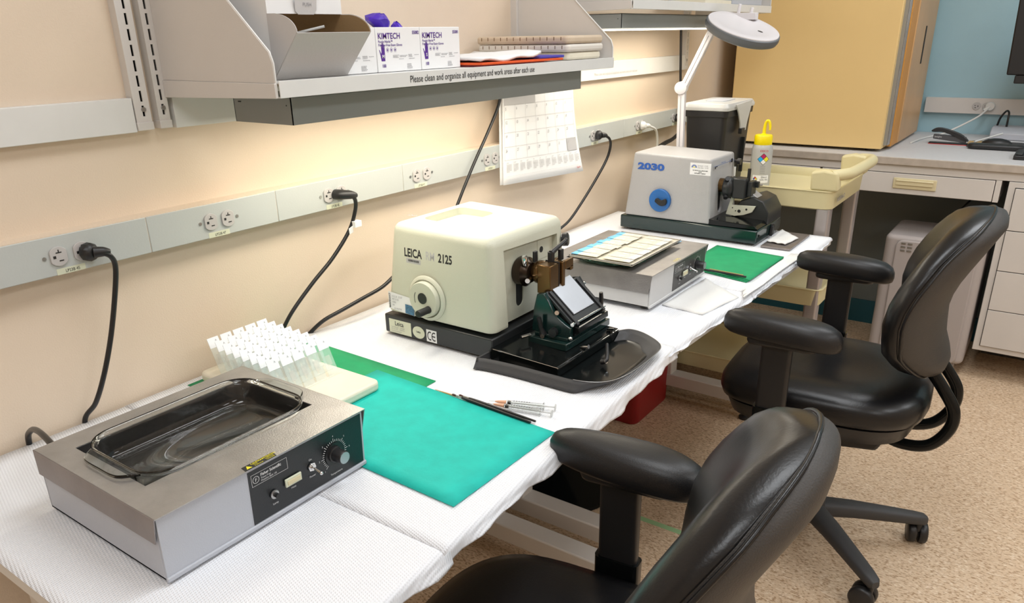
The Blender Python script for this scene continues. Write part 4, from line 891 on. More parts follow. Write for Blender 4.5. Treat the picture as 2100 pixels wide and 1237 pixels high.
# waste tray: rim outline and inner floor
rim = catmull([(1.146, -0.470, 0), (1.1535, -0.495, 0), (1.159, -0.56, 0), (1.160, -0.64, 0), (1.161, -0.695, 0), (1.171, -0.731, 0), (1.193, -0.757, 0), (1.232, -0.771, 0), (1.295, -0.776, 0), (1.37, -0.774, 0), (1.408, -0.766, 0), (1.436, -0.741, 0), (1.461, -0.697, 0), (1.464, -0.664, 0), (1.445, -0.647, 0)], 6)
cx_, cy_ = 1.30, -0.60
def off(k, z, pull=0.0):
    out = []
    for p in rim:
        q = Vector((cx_ + (p.x-cx_)*k, cy_ + (p.y-cy_)*k + pull, z)); out.append(q)
    return out
def foot_pt(p, q, z):     # wall flares outwards on the left and tucks in at the front
    wl_ = min(1, max(0, (1.195-p.x)/0.03)); wf_ = min(1, max(0, (-p.y-0.70)/0.05)); wr_ = min(1, max(0, (p.x-1.36)/0.06))
    return Vector((p.x - 0.013*wl_*q - 0.03*wr_*q, p.y + 0.030*wf_*q, z))
RZ = TZ + 0.0225
trg = G()
trg.loft([[foot_pt(p, 1.0, TZ+0.0012) for p in rim], [foot_pt(p, 0.72, TZ+0.006) for p in rim], [foot_pt(p, 0.30, TZ+0.014) for p in rim], [foot_pt(p, 0.0, RZ) for p in rim]], cap=False, closed=False)
tray = part('waste_tray', trg, M_matte, L, angle=60); so = tray.modifiers.new('thick', 'SOLIDIFY'); so.thickness = 0.001
tig = G(); tig.loft([off(0.996, RZ+0.0002), off(0.955, TZ+0.013), off(0.90, TZ+0.006), off(0.80, TZ+0.0045), off(0.2, TZ+0.0045)], cap=False, closed=False)
part('tray_inside', tig, M_gloss, L, angle=60)
part('tray_rim_highlight', G().tube(off(1.0, RZ+0.0005)[24:], 0.0007, n=6, sm=0), M_screw, L)  # thin bright line painted in as the highlight along the tray rim
part('tray_end', G().loft([[foot_pt(p, q, z) for p in rim[:3]] + [Vector((1.187, p.y, z)) for p in rim[2::-1]] for q, z in ((1.0, TZ+0.0012), (0.3, TZ+0.014), (0.0, RZ))]), M_matte, L)
# specimen head
H0 = Vector((1.3165, -0.463, 0.930))
sh = part('specimen_head', G().lathe([(0.030, 0), (0.0325, 0.004), (0.0325, 0.022), (0.026, 0.028), (0.022, 0.034)], H0, (0,-1,0), n=36), M_bronze_d, L)
part('ball_joint', G().ball((1.330, -0.512, 0.930), 0.026), M_bronze, L)
part('clamp_block', G().box(1.301, 1.336, -0.553, -0.520, 0.892, 0.955).box(1.337, 1.345, -0.551, -0.523, 0.895, 0.951), M_bronze, L, bevel=0.002)
cb = part('cassette_clamp', G().box(1.346, 1.358, -0.556, -0.518, 0.888, 0.955).box(1.358, 1.392, -0.556, -0.548, 0.935, 0.955).box(1.358, 1.385, -0.526, -0.518, 0.892, 0.953).box(1.358, 1.392, -0.560, -0.520, 0.886, 0.897).box(1.380, 1.392, -0.556, -0.520, 0.928, 0.940), M_bronze, L, bevel=0.0018)
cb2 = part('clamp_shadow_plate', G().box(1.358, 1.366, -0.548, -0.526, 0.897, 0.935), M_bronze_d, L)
part('black_separator', G().box(1.3355, 1.3375, -0.5535, -0.519, 0.890, 0.957), M_black, L)
part('clamp_lever', G().cyl((1.338, -0.532, 0.953), (1.338, -0.532, 0.976), 0.0075, n=18).tube([(1.338, -0.532, 0.973), (1.356, -0.534, 0.980), (1.390, -0.536, 0.990)], [0.0065, 0.0050, 0.0040], n=12, sm=3).ball((1.392, -0.536, 0.991), 0.0048), M_black, L)
part('grip_knob', G().lathe([(0.0055, 0), (0.0065, 0.004), (0.0068, 0.018), (0.0055, 0.021)], (1.295, -0.494, 0.952), (-0.25, -0.1, 1), n=14), M_chrome, L)
part('thumb_lever', G().rbox(1.313, 1.325, -0.507, -0.500, 0.955, 0.978, 0.002), M_black, L, bevel=0.001)
part('thumb_lever', G().rbox(1.362, 1.376, -0.541, -0.533, 0.952, 0.976, 0.002), M_black, L, bevel=0.001)
part('adjust_screw', G().cyl((1.302, -0.500, 0.922), (1.276, -0.512, 0.924), 0.0052, n=16), M_chrome, L)
part('adjust_screw', G().cyl((1.322, -0.525, 0.900), (1.322, -0.527, 0.878), 0.0050, n=16), M_chrome, L)
# knife holder
kh = part('knife_holder_base', G().box(1.262, 1.452, -0.618, -0.522, 0.7905, 0.806).box(1.275, 1.445, -0.612, -0.530, 0.806, 0.814), M_green_blk, L, bevel=0.0015)
chk = [(-0.520, 0.813), (-0.524, 0.862), (-0.533, 0.898), (-0.550, 0.902), (-0.562, 0.886), (-0.576, 0.860), (-0.602, 0.842), (-0.617, 0.836), (-0.617, 0.813)]
part('cheek', G().prism(chk, (1.280, 0, 0), (0,1,0), (0,0,1), (0.012, 0, 0)), M_green_blk, L, bevel=0.0018)
part('cheek', G().prism(chk, (1.420, 0, 0), (0,1,0), (0,0,1), (0.012, 0, 0)), M_satin, L, bevel=0.0018)
part('holder_core', G().prism([(-0.528, 0.813), (-0.534, 0.880), (-0.550, 0.893), (-0.612, 0.838), (-0.630, 0.836), (-0.631, 0.824), (-0.617, 0.813)], (1.292, 0, 0), (0,1,0), (0,0,1), (0.128, 0, 0)), M_gloss, L, bevel=0.0015)
sd_ = Vector((0, -0.073, -0.062)); sdn = sd_.normalized(); upn = Vector((0, -sdn.z, sdn.y)); upn = upn if upn.z > 0 else -upn
def slope_plate(x0, x1, a, b, th, lift):
    o = Vector((0, -0.546, 0.893)); g = G(); vs = []
    for t_ in (lift, lift+th):
        for (x, q) in ((x0, a), (x1, a), (x1, b), (x0, b)): p = o + sdn*q + upn*t_; vs.append(g.bm.verts.new(Vector((x, p.y, p.z))))
    for f in ((0,1,2,3),(7,6,5,4),(0,4,5,1),(1,5,6,2),(2,6,7,3),(3,7,4,0)): g.bm.faces.new([vs[i] for i in f])
    return g
part('pressure_frame', slope_plate(1.290, 1.422, -0.004, 0.088, 0.006, 0.002), M_satin, L, bevel=0.001)
part('blade_cover', slope_plate(1.312, 1.398, -0.014, 0.070, 0.0035, 0.0086), M_silver, L, bevel=0.0008)
part('frame_bar', slope_plate(1.296, 1.305, 0.000, 0.094, 0.004, 0.008), M_black, L, bevel=0.0008)
part('frame_bar', slope_plate(1.408, 1.417, 0.000, 0.094, 0.004, 0.008), M_black, L, bevel=0.0008)
part('retaining_rod', G().cyl((1.288, -0.6185, 0.8430), (1.425, -0.6185, 0.8430), 0.0026, n=12).cyl((1.284, -0.6185, 0.8430), (1.290, -0.6185, 0.8430), 0.0042, n=14), M_chrome, L)
part('side_screw', G().cyl((1.281, -0.585, 0.866), (1.272, -0.588, 0.868), 0.0048, n=14), M_chrome, L)
part('side_screw', G().cyl((1.432, -0.552, 0.880), (1.446, -0.553, 0.880), 0.0048, n=14), M_chrome, L)
part('holder_lever', G().tube([(1.276, -0.552, 0.812), (1.272, -0.549, 0.826), (1.268, -0.546, 0.851)], [0.0085, 0.0050, 0.0050], n=12, sm=3), M_black, L)
part('lever_screw', G().cyl((1.272, -0.554, 0.811), (1.265, -0.556, 0.811), 0.0048, n=14), M_chrome, L)
part('holder_lever', G().tube([(1.438, -0.597, 0.830), (1.442, -0.600, 0.846), (1.440, -0.600, 0.868)], [0.0085, 0.0055, 0.0045], n=12, sm=3), M_black, L)
part('guide_pin', G().cyl((1.262, -0.528, 0.810), (1.238, -0.520, 0.810), 0.0036, n=14), M_chrome, L)
part('ball_screw', G().ball((1.283, -0.615, 0.8125), 0.0052), M_chrome, L)
part('knurl_wheel', G().cyl((1.280, -0.578, 0.822), (1.268, -0.579, 0.822), 0.0095, n=18), M_black, L)

# ================================================================ grey microtome marked 2030
T = thing('rotary_microtome', (2.52, -0.4, TZ), 'grey rotary microtome marked 2030 with a blue crank disc and black base', 'microtome')
ba = part('base', G().box(2.394, 2.642, -0.640, -0.152, TZ+0.006, 0.812), M_green_blk, T, bevel=0.004)
for fx in (2.42, 2.61):
    for fy in (-0.19, -0.60): part('rubber_foot', G().cyl((fx, fy, TZ), (fx, fy, TZ+0.007), 0.014, n=20), M_black, T)
hb = part('housing', taper_box(2.398, 2.640, -0.165, -0.478, -0.192, -0.468, 0.812, 1.0235, 2.402, 2.610, 1.0300), M_mic2, T, smooth=False)
bv = hb.modifiers.new('bevel', 'BEVEL'); bv.width = 0.008; bv.segments = 4; bv.limit_method = 'ANGLE'; bv.angle_limit = math.radians(30); bpy.context.view_layer.update(); apply_mods(hb)
carve(hb, G().box(2.3, 2.8, -0.6, 0.0, 0.75, 0.8145))
carve(hb, G().box(2.5935, 2.5965, -0.6, 0.0, 0.9, 1.1).box(2.5935, 2.5965, -0.6, -0.474, 0.8, 1.1))
carve(hb, G().prism(rrect(2.487, 0.890, 0.019, 0.052, 0.019, 8), (0, -0.49, 0), (1,0,0), (0,0,1), (0, 0.05, 0)))
part('slot_liner', G().prism(rrect(2.487, 0.890, 0.019, 0.052, 0.019, 8), (0, -0.4685, 0), (1,0,0), (0,0,1), (0, 0.024, 0)), M_dark, T, smooth=False)
part('label_strip', G().box(2.408, 2.59, -0.4765, -0.4755, 1.000, 1.0005), M_blueink, T, smooth=False)
text('maker_text', 'Reichert Jung', 0.0085, (2.468, -0.4770, 1.003), PXd, UZ, M_blueink, T, sx=0.8)
part('badge_mark', G().box(2.415, 2.424, -0.4765, -0.4755, 0.992, 1.000).box(2.428, 2.436, -0.4765, -0.4755, 0.996, 1.000), M_ink, T, smooth=False)
part('key_hole', G().cyl((2.570, -0.474, 1.000), (2.570, -0.4765, 1.000), 0.0065, n=16), M_dark, T)
x2 = lambda z: 2.398 + 0.004*(z-0.812)/0.21 - 0.0008
on_left('2030', -0.2095, 0.976, 0.0290, M_blueink, T, sx=1.66, bold=0.05, x=x2(0.98), name='brand_text')
bk = part('crank_disc', G().lathe([(0.0385, 0), (0.0385, 0.010), (0.0370, 0.0115), (0, 0.012)], (2.3985, -0.300, 0.877), (-1,0,0), n=48), M_blueknob, T)
part('knob', G().prism([(p.x, p.y) for p in catmull([(0.004, 0.006, 0), (0.018, 0.012, 0), (0.024, 0.002, 0), (0.018, -0.010, 0), (0.002, -0.012, 0), (-0.012, -0.004, 0), (-0.018, 0.002, 0), (-0.012, 0.012, 0)], 4, closed=True)], (2.387, -0.306, 0.874), (0,-1,0), UZ, (-0.012, 0, 0)), M_dark, bk, bevel=0.002)
stk = part('warning_sticker', G().box(x2(1.0)-0.0004, x2(1.0)+0.001, -0.468, -0.397, 0.9715, 1.010), M_paper, T, smooth=False)
XS = x2(1.0) - 0.0008
g = G(); c = (-0.411, 0.996)
for k in range(9):
    a = PI*k/8; g.quad([(XS, c[0]-0.004*math.cos(a-0.15), c[1]+0.004*math.sin(a-0.15)), (XS, c[0]-0.0095*math.cos(a-0.12), c[1]+0.0085*math.sin(a-0.12)), (XS, c[0]-0.0095*math.cos(a+0.12), c[1]+0.0085*math.sin(a+0.12)), (XS, c[0]-0.004*math.cos(a+0.15), c[1]+0.004*math.sin(a+0.15))])
part('sun_emblem', g, M_blueink, stk, smooth=False)
part('emblem_centre', G().prism([(0.004*math.cos(a), 0.003*math.sin(a)) for a in [PI*k/8 for k in range(9)]], (XS, -0.411, 0.9945), (0,-1,0), UZ, (-0.0002,0,0)), M_yellink, stk, smooth=False)
text('sticker_text', 'Serviced   11-22\nDue date   11-23', 0.0062, (XS, -0.423, 1.000), NY, UZ, M_print, stk, sx=0.85)
text('sticker_text', 'FOR SERVICE CALL (508) 833-8880\nBELAIR\nINSTRUMENT COMPANY', 0.0046, (XS, -0.4325, 0.9845), NY, UZ, M_ink, stk, sx=0.75, align='CENTER', bold=0.02)
# front plate, head and knife holder of the grey microtome
part('front_plate', G().prism([(-0.474, 0.812), (-0.474, 0.832), (-0.492, 0.832), (-0.628, 0.826), (-0.638, 0.814)], (2.400, 0, 0), (0,1,0), (0,0,1), (0.232, 0, 0)), M_gloss, T, bevel=0.002)
part('head_ring', G().lathe([(0.023, 0), (0.023, 0.030)], (2.487, -0.460, 0.930), (0,-1,0), n=28), M_bronze, T)
part('specimen_head', G().lathe([(0.026, 0), (0.036, 0.004), (0.036, 0.022), (0.028, 0.030), (0.018, 0.036)], (2.487, -0.488, 0.925), (0,-1,0), n=28).box(2.470, 2.520, -0.562, -0.520, 0.893, 0.958), M_satin, T, bevel=0.003)
for a in (0.6, 2.3, 3.9, 5.3):
    part('head_screw', G().cyl((2.487+0.030*math.cos(a), -0.500, 0.925+0.030*math.sin(a)), (2.487+0.046*math.cos(a), -0.506, 0.925+0.044*math.sin(a)), 0.0072, n=14), M_black, T)
part('clamp_jaw', G().box(2.488, 2.535, -0.578, -0.563, 0.900, 0.948).box(2.520, 2.534, -0.590, -0.562, 0.925, 0.945), M_satin, T, bevel=0.002)
part('jaw_pin', G().cyl((2.505, -0.560, 0.948), (2.505, -0.560, 0.988), 0.0055, n=12), M_black, T)
part('rear_knob', G().lathe([(0.006, 0), (0.006, 0.010), (0.011, 0.011), (0.011, 0.022)], (2.602, -0.474, 0.993), (0,-1,0), n=20), M_black, T)
khp = [(-0.500, 0.832), (-0.512, 0.900), (-0.520, 0.905), (-0.545, 0.905), (-0.556, 0.890), (-0.624, 0.868), (-0.634, 0.845), (-0.634, 0.826)]
part('knife_holder', G().prism([(-0.515, 0.831), (-0.535, 0.872), (-0.545, 0.884), (-0.585, 0.898), (-0.618, 0.886), (-0.640, 0.850), (-0.640, 0.812)], (2.495, 0, 0), (0,1,0), (0,0,1), (0.140, 0, 0)), M_satin, T, bevel=0.003)
part('holder_cheek', G().prism([(-0.500, 0.835), (-0.516, 0.900), (-0.540, 0.912), (-0.546, 0.905), (-0.524, 0.893), (-0.520, 0.868), (-0.598, 0.871), (-0.588, 0.850), (-0.560, 0.838), (-0.530, 0.832)], (2.484, 0, 0), (0,1,0), (0,0,1), (0.008, 0, 0)), M_mic, T, bevel=0.001)
for yy, zz, r in ((-0.522, 0.859, 0.002), (-0.545, 0.850, 0.0055), (-0.533, 0.850, 0.002), (-0.569, 0.858, 0.0035)):
    part('cheek_hole', G().cyl((2.4838, yy, zz), (2.4832, yy, zz), r, n=14), M_dark, T)
part('knife_blade', G().prism([(-0.535, 0.915), (-0.552, 0.922), (-0.598, 0.892), (-0.588, 0.884)], (2.510, 0, 0), (0,1,0), (0,0,1), (0.050, 0, 0)), M_silver, T, bevel=0.001)
part('clamp_fin', G().box(2.572, 2.585, -0.560, -0.530, 0.900, 0.925).cyl((2.578, -0.545, 0.920), (2.578, -0.585, 0.926), 0.003, n=8), M_steel_d, T, bevel=0.001)
part('front_latch', G().prism([(0, 0), (0.020, 0.004), (0.026, 0.036), (0.008, 0.034)], (2.520, -0.6405, 0.770), (1,0,0), UZ, (0,-0.010,0)), M_black, T, bevel=0.002)
part('front_screw', G().cyl((2.415, -0.6405, 0.793), (2.415, -0.643, 0.793), 0.004, n=14), M_dark, T)

# ================================================================ magnifier lamp, black bin
lp = thing('magnifier_lamp', (2.655, -0.255, 0.70), 'white swing-arm magnifier lamp with a round grey-rimmed head', 'lamp')
part('clamp', G().box(2.630, 2.668, -0.285, -0.225, 0.700, 0.711).box(2.654, 2.668, -0.285, -0.225, 0.711, 0.777).box(2.6445, 2.668, -0.285, -0.225, 0.765, 0.777).cyl((2.640, -0.255, 0.711), (2.640, -0.255, 0.7335), 0.006, n=12).cyl((2.657, -0.255, 0.777), (2.657, -0.255, 0.83), 0.010, n=20), M_lampw, lp, bevel=0.002)
A0, A1, A2 = Vector((2.657, -0.255, 0.80)), Vector((2.650, -0.246, 1.216)), Vector((2.640, -0.345, 1.412))
def arm(a, b, w, d, name):
    dr = (b-a).normalized(); sx_ = Vector((0,1,0)); sx_ = (sx_ - dr*sx_.dot(dr)).normalized(); sy_ = dr.cross(sx_)
    g = G().prism([(w, d), (-w, d), (-w, -d), (w, -d)], a, sx_, sy_, b-a)
    o = part(name, g, M_lampw, lp, bevel=0.003)
    part('cable_groove', G().prism([(0.0012, d+0.0004), (-0.0012, d+0.0004), (-0.0012, d-0.001), (0.0012, d-0.001)], a+dr*0.02, sx_, sy_, (b-a)-dr*0.04), M_print, o, smooth=False)
    part('cable_groove', G().prism([(0.0012, -d-0.0004), (-0.0012, -d-0.0004), (-0.0012, -d+0.001), (0.0012, -d+0.001)], a+dr*0.02, sx_, sy_, (b-a)-dr*0.04), M_print, o, smooth=False)
arm(A0, A1, 0.0125, 0.010, 'lower_arm'); arm(A1, A2, 0.0125, 0.010, 'upper_arm')
part('elbow_joint', G().lathe([(0.013, -0.020), (0.021, -0.017), (0.021, 0.017), (0.013, 0.020)], A1 + Vector((0,0.004,0.008)), (1, 0.2, 0), n=28), M_lampw, lp)
HC = Vector((2.625, -0.452, 1.412)); HN = Vector((-0.17, -0.35, 0.92)).normalized()
hd = part('lamp_head_rim', G().lathe([(0.112, -0.020), (0.120, -0.016), (0.1235, -0.006), (0.1225, 0.006), (0.118, 0.009)], HC, HN, n=64, cap=True), M_lampg, lp, angle=50)
part('lens_cover', G().lathe([(0.1185, 0.0085), (0.118, 0.0115), (0.112, 0.0125), (0.090, 0.0135), (0.086, 0.0120), (0.0, 0.0125)], HC, HN, n=64), M_lampw, lp, angle=50)
part('lens_ring', G().lathe([(0.108, -0.0205), (0.100, -0.024), (0.072, -0.022), (0.070, -0.0205)], HC, HN, n=48), M_lampw, lp)
u_ = Vector((0.0,-1,0)); u_ = (u_ - HN*u_.dot(HN)).normalized(); v_ = HN.cross(u_)
part('cover_hole', G().prism([(0.009*math.cos(a), 0.005*math.sin(a)) for a in [2*PI*i/20 for i in range(20)]], HC + HN*0.0126 + u_*0.058 - v_*0.02*0, u_, v_, HN*0.0004), M_panel2, lp, smooth=False)
part('hinge', G().box(2.690, 2.715, -0.470, -0.395, 1.440, 1.462).cyl((2.70, -0.405, 1.45), (2.70, -0.41, 1.49), 0.006, n=10).cyl((2.70, -0.448, 1.45), (2.70, -0.452, 1.478), 0.006, n=10), M_lampw, lp, bevel=0.002)
part('yoke', G().tube([A2, A2 + Vector((0.02, -0.03, 0.012)), (2.665, -0.42, 1.437)], 0.009, n=12), M_lampw, lp)

CT = 0.872      # floor of the cart's top tray
bn = thing('storage_bin', (2.88, -0.30, CT), 'black plastic bin with a clear latched lid beside the lamp', 'storage bin')
def frus(x0, x1, y0, y1, z0, z1, k, r=0.02):
    cx, cy, a, b = (x0+x1)/2, (y0+y1)/2, abs(x1-x0)/2, abs(y1-y0)/2
    return [[Vector((p[0], p[1], z0)) for p in rrect(cx, cy, a-k, b-k, r)], [Vector((p[0], p[1], z1)) for p in rrect(cx, cy, a, b, r)]]
part('tub', G().loft(frus(2.742, 3.022, -0.378, -0.222, CT+0.001, 1.130, 0.012)), M_black, bn)
part('tub_rim', G().loft(frus(2.736, 3.028, -0.384, -0.216, 1.118, 1.140, 0.001)), M_black, bn, bevel=0.002)
part('lid', G().loft(frus(2.732, 3.032, -0.388, -0.212, 1.1405, 1.152, 0.001) + [[Vector((p[0], p[1], 1.166)) for p in rrect(2.882, -0.300, 0.142, 0.080, 0.02)]]), M_clear, bn, bevel=0.002)
part('lid_window', G().rbox(2.83, 2.95, -0.335, -0.262, 1.1662, 1.1685, 0.008), M_warm, bn)
lt = part('latch', G().prism([(2.795, 1.160), (2.965, 1.166), (2.945, 1.125), (2.925, 1.090), (2.915, 1.060), (2.862, 1.055), (2.852, 1.092), (2.825, 1.130)], (0, -0.390, 0), (1,0,0), UZ, (0, -0.006, 0)), M_clear, bn, bevel=0.002)
part('latch_hook', G().box(2.855, 2.890, -0.402, -0.388, 1.052, 1.072), M_black, lt, bevel=0.002)
part('side_slot', G().box(2.948, 2.953, -0.3835, -0.370, 0.90, 1.03), M_dark, bn)
part('paper_tag', G().box(2.80, 2.90, -0.3775, -0.3725, 0.89, 0.925), M_paper, bn)

# ================================================================ utility cart
ct = thing('utility_cart', (2.90, -0.42, FZ), 'yellow plastic three-shelf utility cart with grey posts', 'cart')
X0c, X1c, Y0c, Y1c = 2.672, 3.125, -0.795, -0.065
def tray_(z0, z1, nm):
    g = G(); o = lambda k, z, r: [Vector((p[0], p[1], z)) for p in rrect((X0c+X1c)/2, (Y0c+Y1c)/2, (X1c-X0c)/2-k, (Y1c-Y0c)/2-k, r)]
    g.loft([o(0.010, z0, 0.03), o(0.004, z0+0.004, 0.03), o(0.001, z1-0.006, 0.03), o(-0.003, z1-0.003, 0.033), o(-0.002, z1, 0.033), o(0.006, z1, 0.03), o(0.009, z1-0.004, 0.03), o(0.012, z1-0.030, 0.03), o(0.020, z1-0.034, 0.03), o(0.16, z1-0.034, 0.03)])
    return part(nm, g, M_cart, ct, angle=50)
tray_(0.840, 0.906, 'top_tray'); tray_(0.497, 0.562, 'middle_tray'); tray_(0.165, 0.232, 'bottom_tray')
for px in (X0c+0.030, X1c-0.030):
    for py in (Y0c+0.030, Y1c-0.030):
        part('post', G().rbox(px-0.025, px+0.025, py-0.022, py+0.022, 0.12, 0.842, 0.008), M_post, ct)
        w_ = part('caster', G().box(px-0.018, px+0.018, py-0.014, py+0.014, 0.088, 0.125), M_steel_d, ct, bevel=0.002)
        part('wheel', G().cyl((px-0.013, py, FZ+0.042), (px+0.013, py, FZ+0.042), 0.042, n=28), M_black, w_, bevel=0.003)
# moulded push handle at the room end
hs = [(-0.715, 0.905), (-0.712, 0.965), (-0.755, 0.974), (-0.800, 0.968), (-0.806, 0.906)]
for px in (X0c-0.001, X1c-0.044):
    part('handle_block', G().prism(hs, (px, 0, 0), (0,1,0), (0,0,1), (0.045, 0, 0)), M_cart, ct, bevel=0.008, seg=3)
part('push_handle', G().tube([(X0c+0.010, -0.775, 0.955), (X0c+0.06, -0.812, 0.958), (X0c+0.12, -0.822, 0.957), (X1c-0.10, -0.826, 0.957), (X1c-0.03, -0.815, 0.958), (X1c-0.006, -0.775, 0.955)], 0.019, n=16), M_cart, ct)
text('cart_text', 'RUBBERMAID', 0.020, (X0c+0.03, -0.8005, 0.868), PXd, UZ, M_print, ct, sx=0.9, bold=0.02)
solo('tub', G().loft(frus(2.72, 3.02, -0.60, -0.22, 0.530, 0.640, 0.02)), mat('dark_grey_tub', (0.03,0.03,0.035), 0.5), (2.87, -0.4, 0.530), 'dark tub on the middle shelf of the yellow cart', 'tub')
# wash bottle
wb = thing('wash_bottle', (2.830, -0.493, CT), 'translucent wash bottle with yellow cap and hazard diamond on the cart', 'bottle')
BC = Vector((2.830, -0.493, CT+0.0005))
part('bottle_body', G().lathe([(0.030, 0), (0.036, 0.003), (0.037, 0.010), (0.037, 0.135), (0.034, 0.147), (0.030, 0.152), (0.0285, 0.155)], BC, n=40), M_bottle, wb, angle=50)
part('screw_cap', G().lathe([(0.0305, 0.151), (0.0315, 0.153), (0.0315, 0.181), (0.029, 0.185), (0.012, 0.186), (0.007, 0.190)], BC, n=40), M_yel, wb, angle=40)
part('spout', G().tube([BC+Vector((0,0,0.186)), BC+Vector((0,-0.001,0.215)), BC+Vector((0,-0.006,0.232)), BC+Vector((0,-0.014,0.232)), BC+Vector((0,-0.019,0.218)), BC+Vector((0,-0.020,0.202))], [0.0065, 0.0055, 0.0050, 0.0050, 0.0045, 0.0035], n=12), M_yel, wb)
def on_bottle(cy, cz, rot, half, m, nm, par, lift=0.0004):   # square patch wrapped on the bottle, facing the camera side
    g = G(); R_ = 0.0372 + lift; n = 5; c0 = math.radians(205)
    f = lambda a, b: (lambda th, z: Vector((BC.x + R_*math.cos(th), BC.y + R_*math.sin(th), BC.z + z)))(c0 + (cy + a)/0.0372, cz + b)
    for i in range(n):
        for j in range(n):
            q = []
            for (di, dj) in ((0,0),(1,0),(1,1),(0,1)):
                a = (-1 + 2*(i+di)/n)*half[0]; b = (-1 + 2*(j+dj)/n)*half[1]
                q.append(f(a*math.cos(rot) - b*math.sin(rot), a*math.sin(rot) + b*math.cos(rot)))
            g.quad(q)
    return part(nm, g, m, par)
di = on_bottle(0.002, 0.103, PI/4, (0.0150, 0.0150), M_ink, 'hazard_diamond', wb)
for (dx, dz, mm) in ((0, 0.0100, M_magenta), (-0.0100, 0, M_cyan), (0.0100, 0, M_yellink), (0, -0.0100, M_paper)):
    on_bottle(0.002+dx, 0.103+dz, PI/4, (0.0066, 0.0066), mm, 'diamond_field', di, 0.0008)
pl_ = on_bottle(-0.002, 0.032, 0, (0.0300, 0.0135), M_paper, 'paper_label', wb)
d2 = on_bottle(-0.021, 0.032, PI/4, (0.0062, 0.0062), M_ink, 'small_diamond', pl_, 0.0008)
for (dx, dz, mm) in ((0, 0.0040, M_redink), (-0.0040, 0, M_blueink), (0.0040, 0, M_yellink), (0, -0.0040, M_paper)):
    on_bottle(-0.021+dx, 0.032+dz, PI/4, (0.0027, 0.0027), mm, 'diamond_field', d2, 0.0012)
tdir = Vector((math.sin(math.radians(205)), -math.cos(math.radians(205)), 0))*-1
def btext(s, off_, z, size, m, sx=0.8, par=wb):
    th = math.radians(205) + off_/0.0372; p = BC + Vector((0.0384*math.cos(th), 0.0384*math.sin(th), z)); tx = Vector((-math.sin(th), math.cos(th), 0))
    text('bottle_text', s, size, p, tx, UZ, m, par, sx=sx, align='CENTER')
btext('EXSCO', 0.002, 0.129, 0.010, M_redink, 0.9); btext('Ethanol', 0.010, 0.0365, 0.0090, M_ink, 0.8, pl_); btext('EtOH, 70%', 0.009, 0.0270, 0.0085, M_ink, 0.75, pl_)
for k in range(5): btext('IIIIIIIIIIIIIII', 0.002, 0.077-k*0.0062, 0.0040, M_print, 1.2)

# ================================================================ far bench
bd = thing('lab_bench', (3.97, -2.0, FZ), 'grey-white laminate bench along the blue wall', 'bench')
part('worktop', G().box(3.50, XW-0.002, -4.1, -0.012, 0.886, 0.915), M_desk, bd, bevel=0.003)
part('worktop_edge', G().box(3.492, 3.500, -4.1, -0.012, 0.884, 0.9145), M_deskedge, bd, bevel=0.003)
part('apron', G().box(3.505, 3.525, -4.1, -0.012, 0.852, 0.885), M_cream, bd, bevel=0.001)
dw = part('drawer', G().box(3.502, 3.94, -1.1975, -0.55, 0.7675, 0.8495), M_cream, bd, bevel=0.002)
hdl = part('drawer_handle', G().box(3.4955, 3.502, -0.999, -0.838, 0.7895, 0.8335), M_handle, dw, bevel=0.004, seg=3)
part('grip_recess', G().prism([(0.8235, 0), (0.8085, 0), (0.8060, -0.004), (0.8260, -0.004)], (3.4945, -0.850, 0), (0,0,1), (1,0,0), (0,-0.137,0)), M_handle, hdl, smooth=False)
part('grip_bar', G().box(3.488, 3.497, -0.988, -0.849, 0.8195, 0.8265), M_handle, hdl, bevel=0.0025)
dl2 = part('drawer', G().box(3.502, 3.94, -0.540, -0.04, 0.7675, 0.8495), M_cream, bd, bevel=0.002)
part('drawer_end_panel', G().box(3.504, 3.94, -1.2195, -1.2000, 0.766, 0.851), M_cream, bd, bevel=0.001)
pd = thing('drawer_pedestal', (3.75, -1.5, FZ), 'cream four-drawer pedestal under the right end of the bench', 'drawer unit')
part('carcass', G().box(3.500, 3.99, -1.72, -1.2435, 0.155, 0.850), M_cream, pd, bevel=0.002)
part('plinth', G().box(3.82, 3.98, -1.70, -1.27, FZ, 0.155), M_panel2, pd)  # plinth coloured dark to blend with the shadow under the pedestal
zs_ = [0.828, 0.664, 0.501, 0.337, 0.178]
for a, b in zip(zs_, zs_[1:]): part('drawer', G().box(3.4905, 3.4995, -1.700, -1.269, b+0.0015, a-0.0015), M_cream, pd, bevel=0.0015)
part('drawer_gap', G().box(3.4995, 3.5003, -1.7025, -1.2665, 0.176, 0.8295), M_dark, pd, smooth=False)

# yellow cabinet on the bench
cbn = thing('countertop_cabinet', (3.98, -0.42, 0.916), 'large yellow tan laminate cabinet standing on the far bench', 'cabinet')
part('cabinet_body', G().box(3.605, 4.33, -0.752, -0.085, 0.927, 1.86), M_cab, cbn, bevel=0.003)
part('shelf_gasket', G().box(3.640, 3.700, -0.766, -0.752, 0.940, 1.855), M_gasket, cbn)
for xx in (3.648, 3.665, 3.683): part('gasket_rib', G().box(xx, xx+0.006, -0.770, -0.766, 0.940, 1.855), M_steel, cbn, bevel=0.001)
dr_ = part('cabinet_door', G().box(3.705, 3.84, -0.772, -0.753, 0.927, 1.86), M_cabo, cbn, bevel=0.003)
dp = part('cabinet_door', G().box(3.845, 4.35, -0.775, -0.753, 0.925, 1.86), M_cabp, cbn, bevel=0.008)
part('handle_slot', G().box(4.085, 4.112, -0.7765, -0.7745, 1.252, 1.412), M_dark, dp)
for xx in (3.66, 4.28):
    for yy in (-0.70, -0.14): part('cabinet_foot', G().cyl((xx, yy, 0.9155), (xx, yy, 0.928), 0.02, n=18), M_black, cbn)
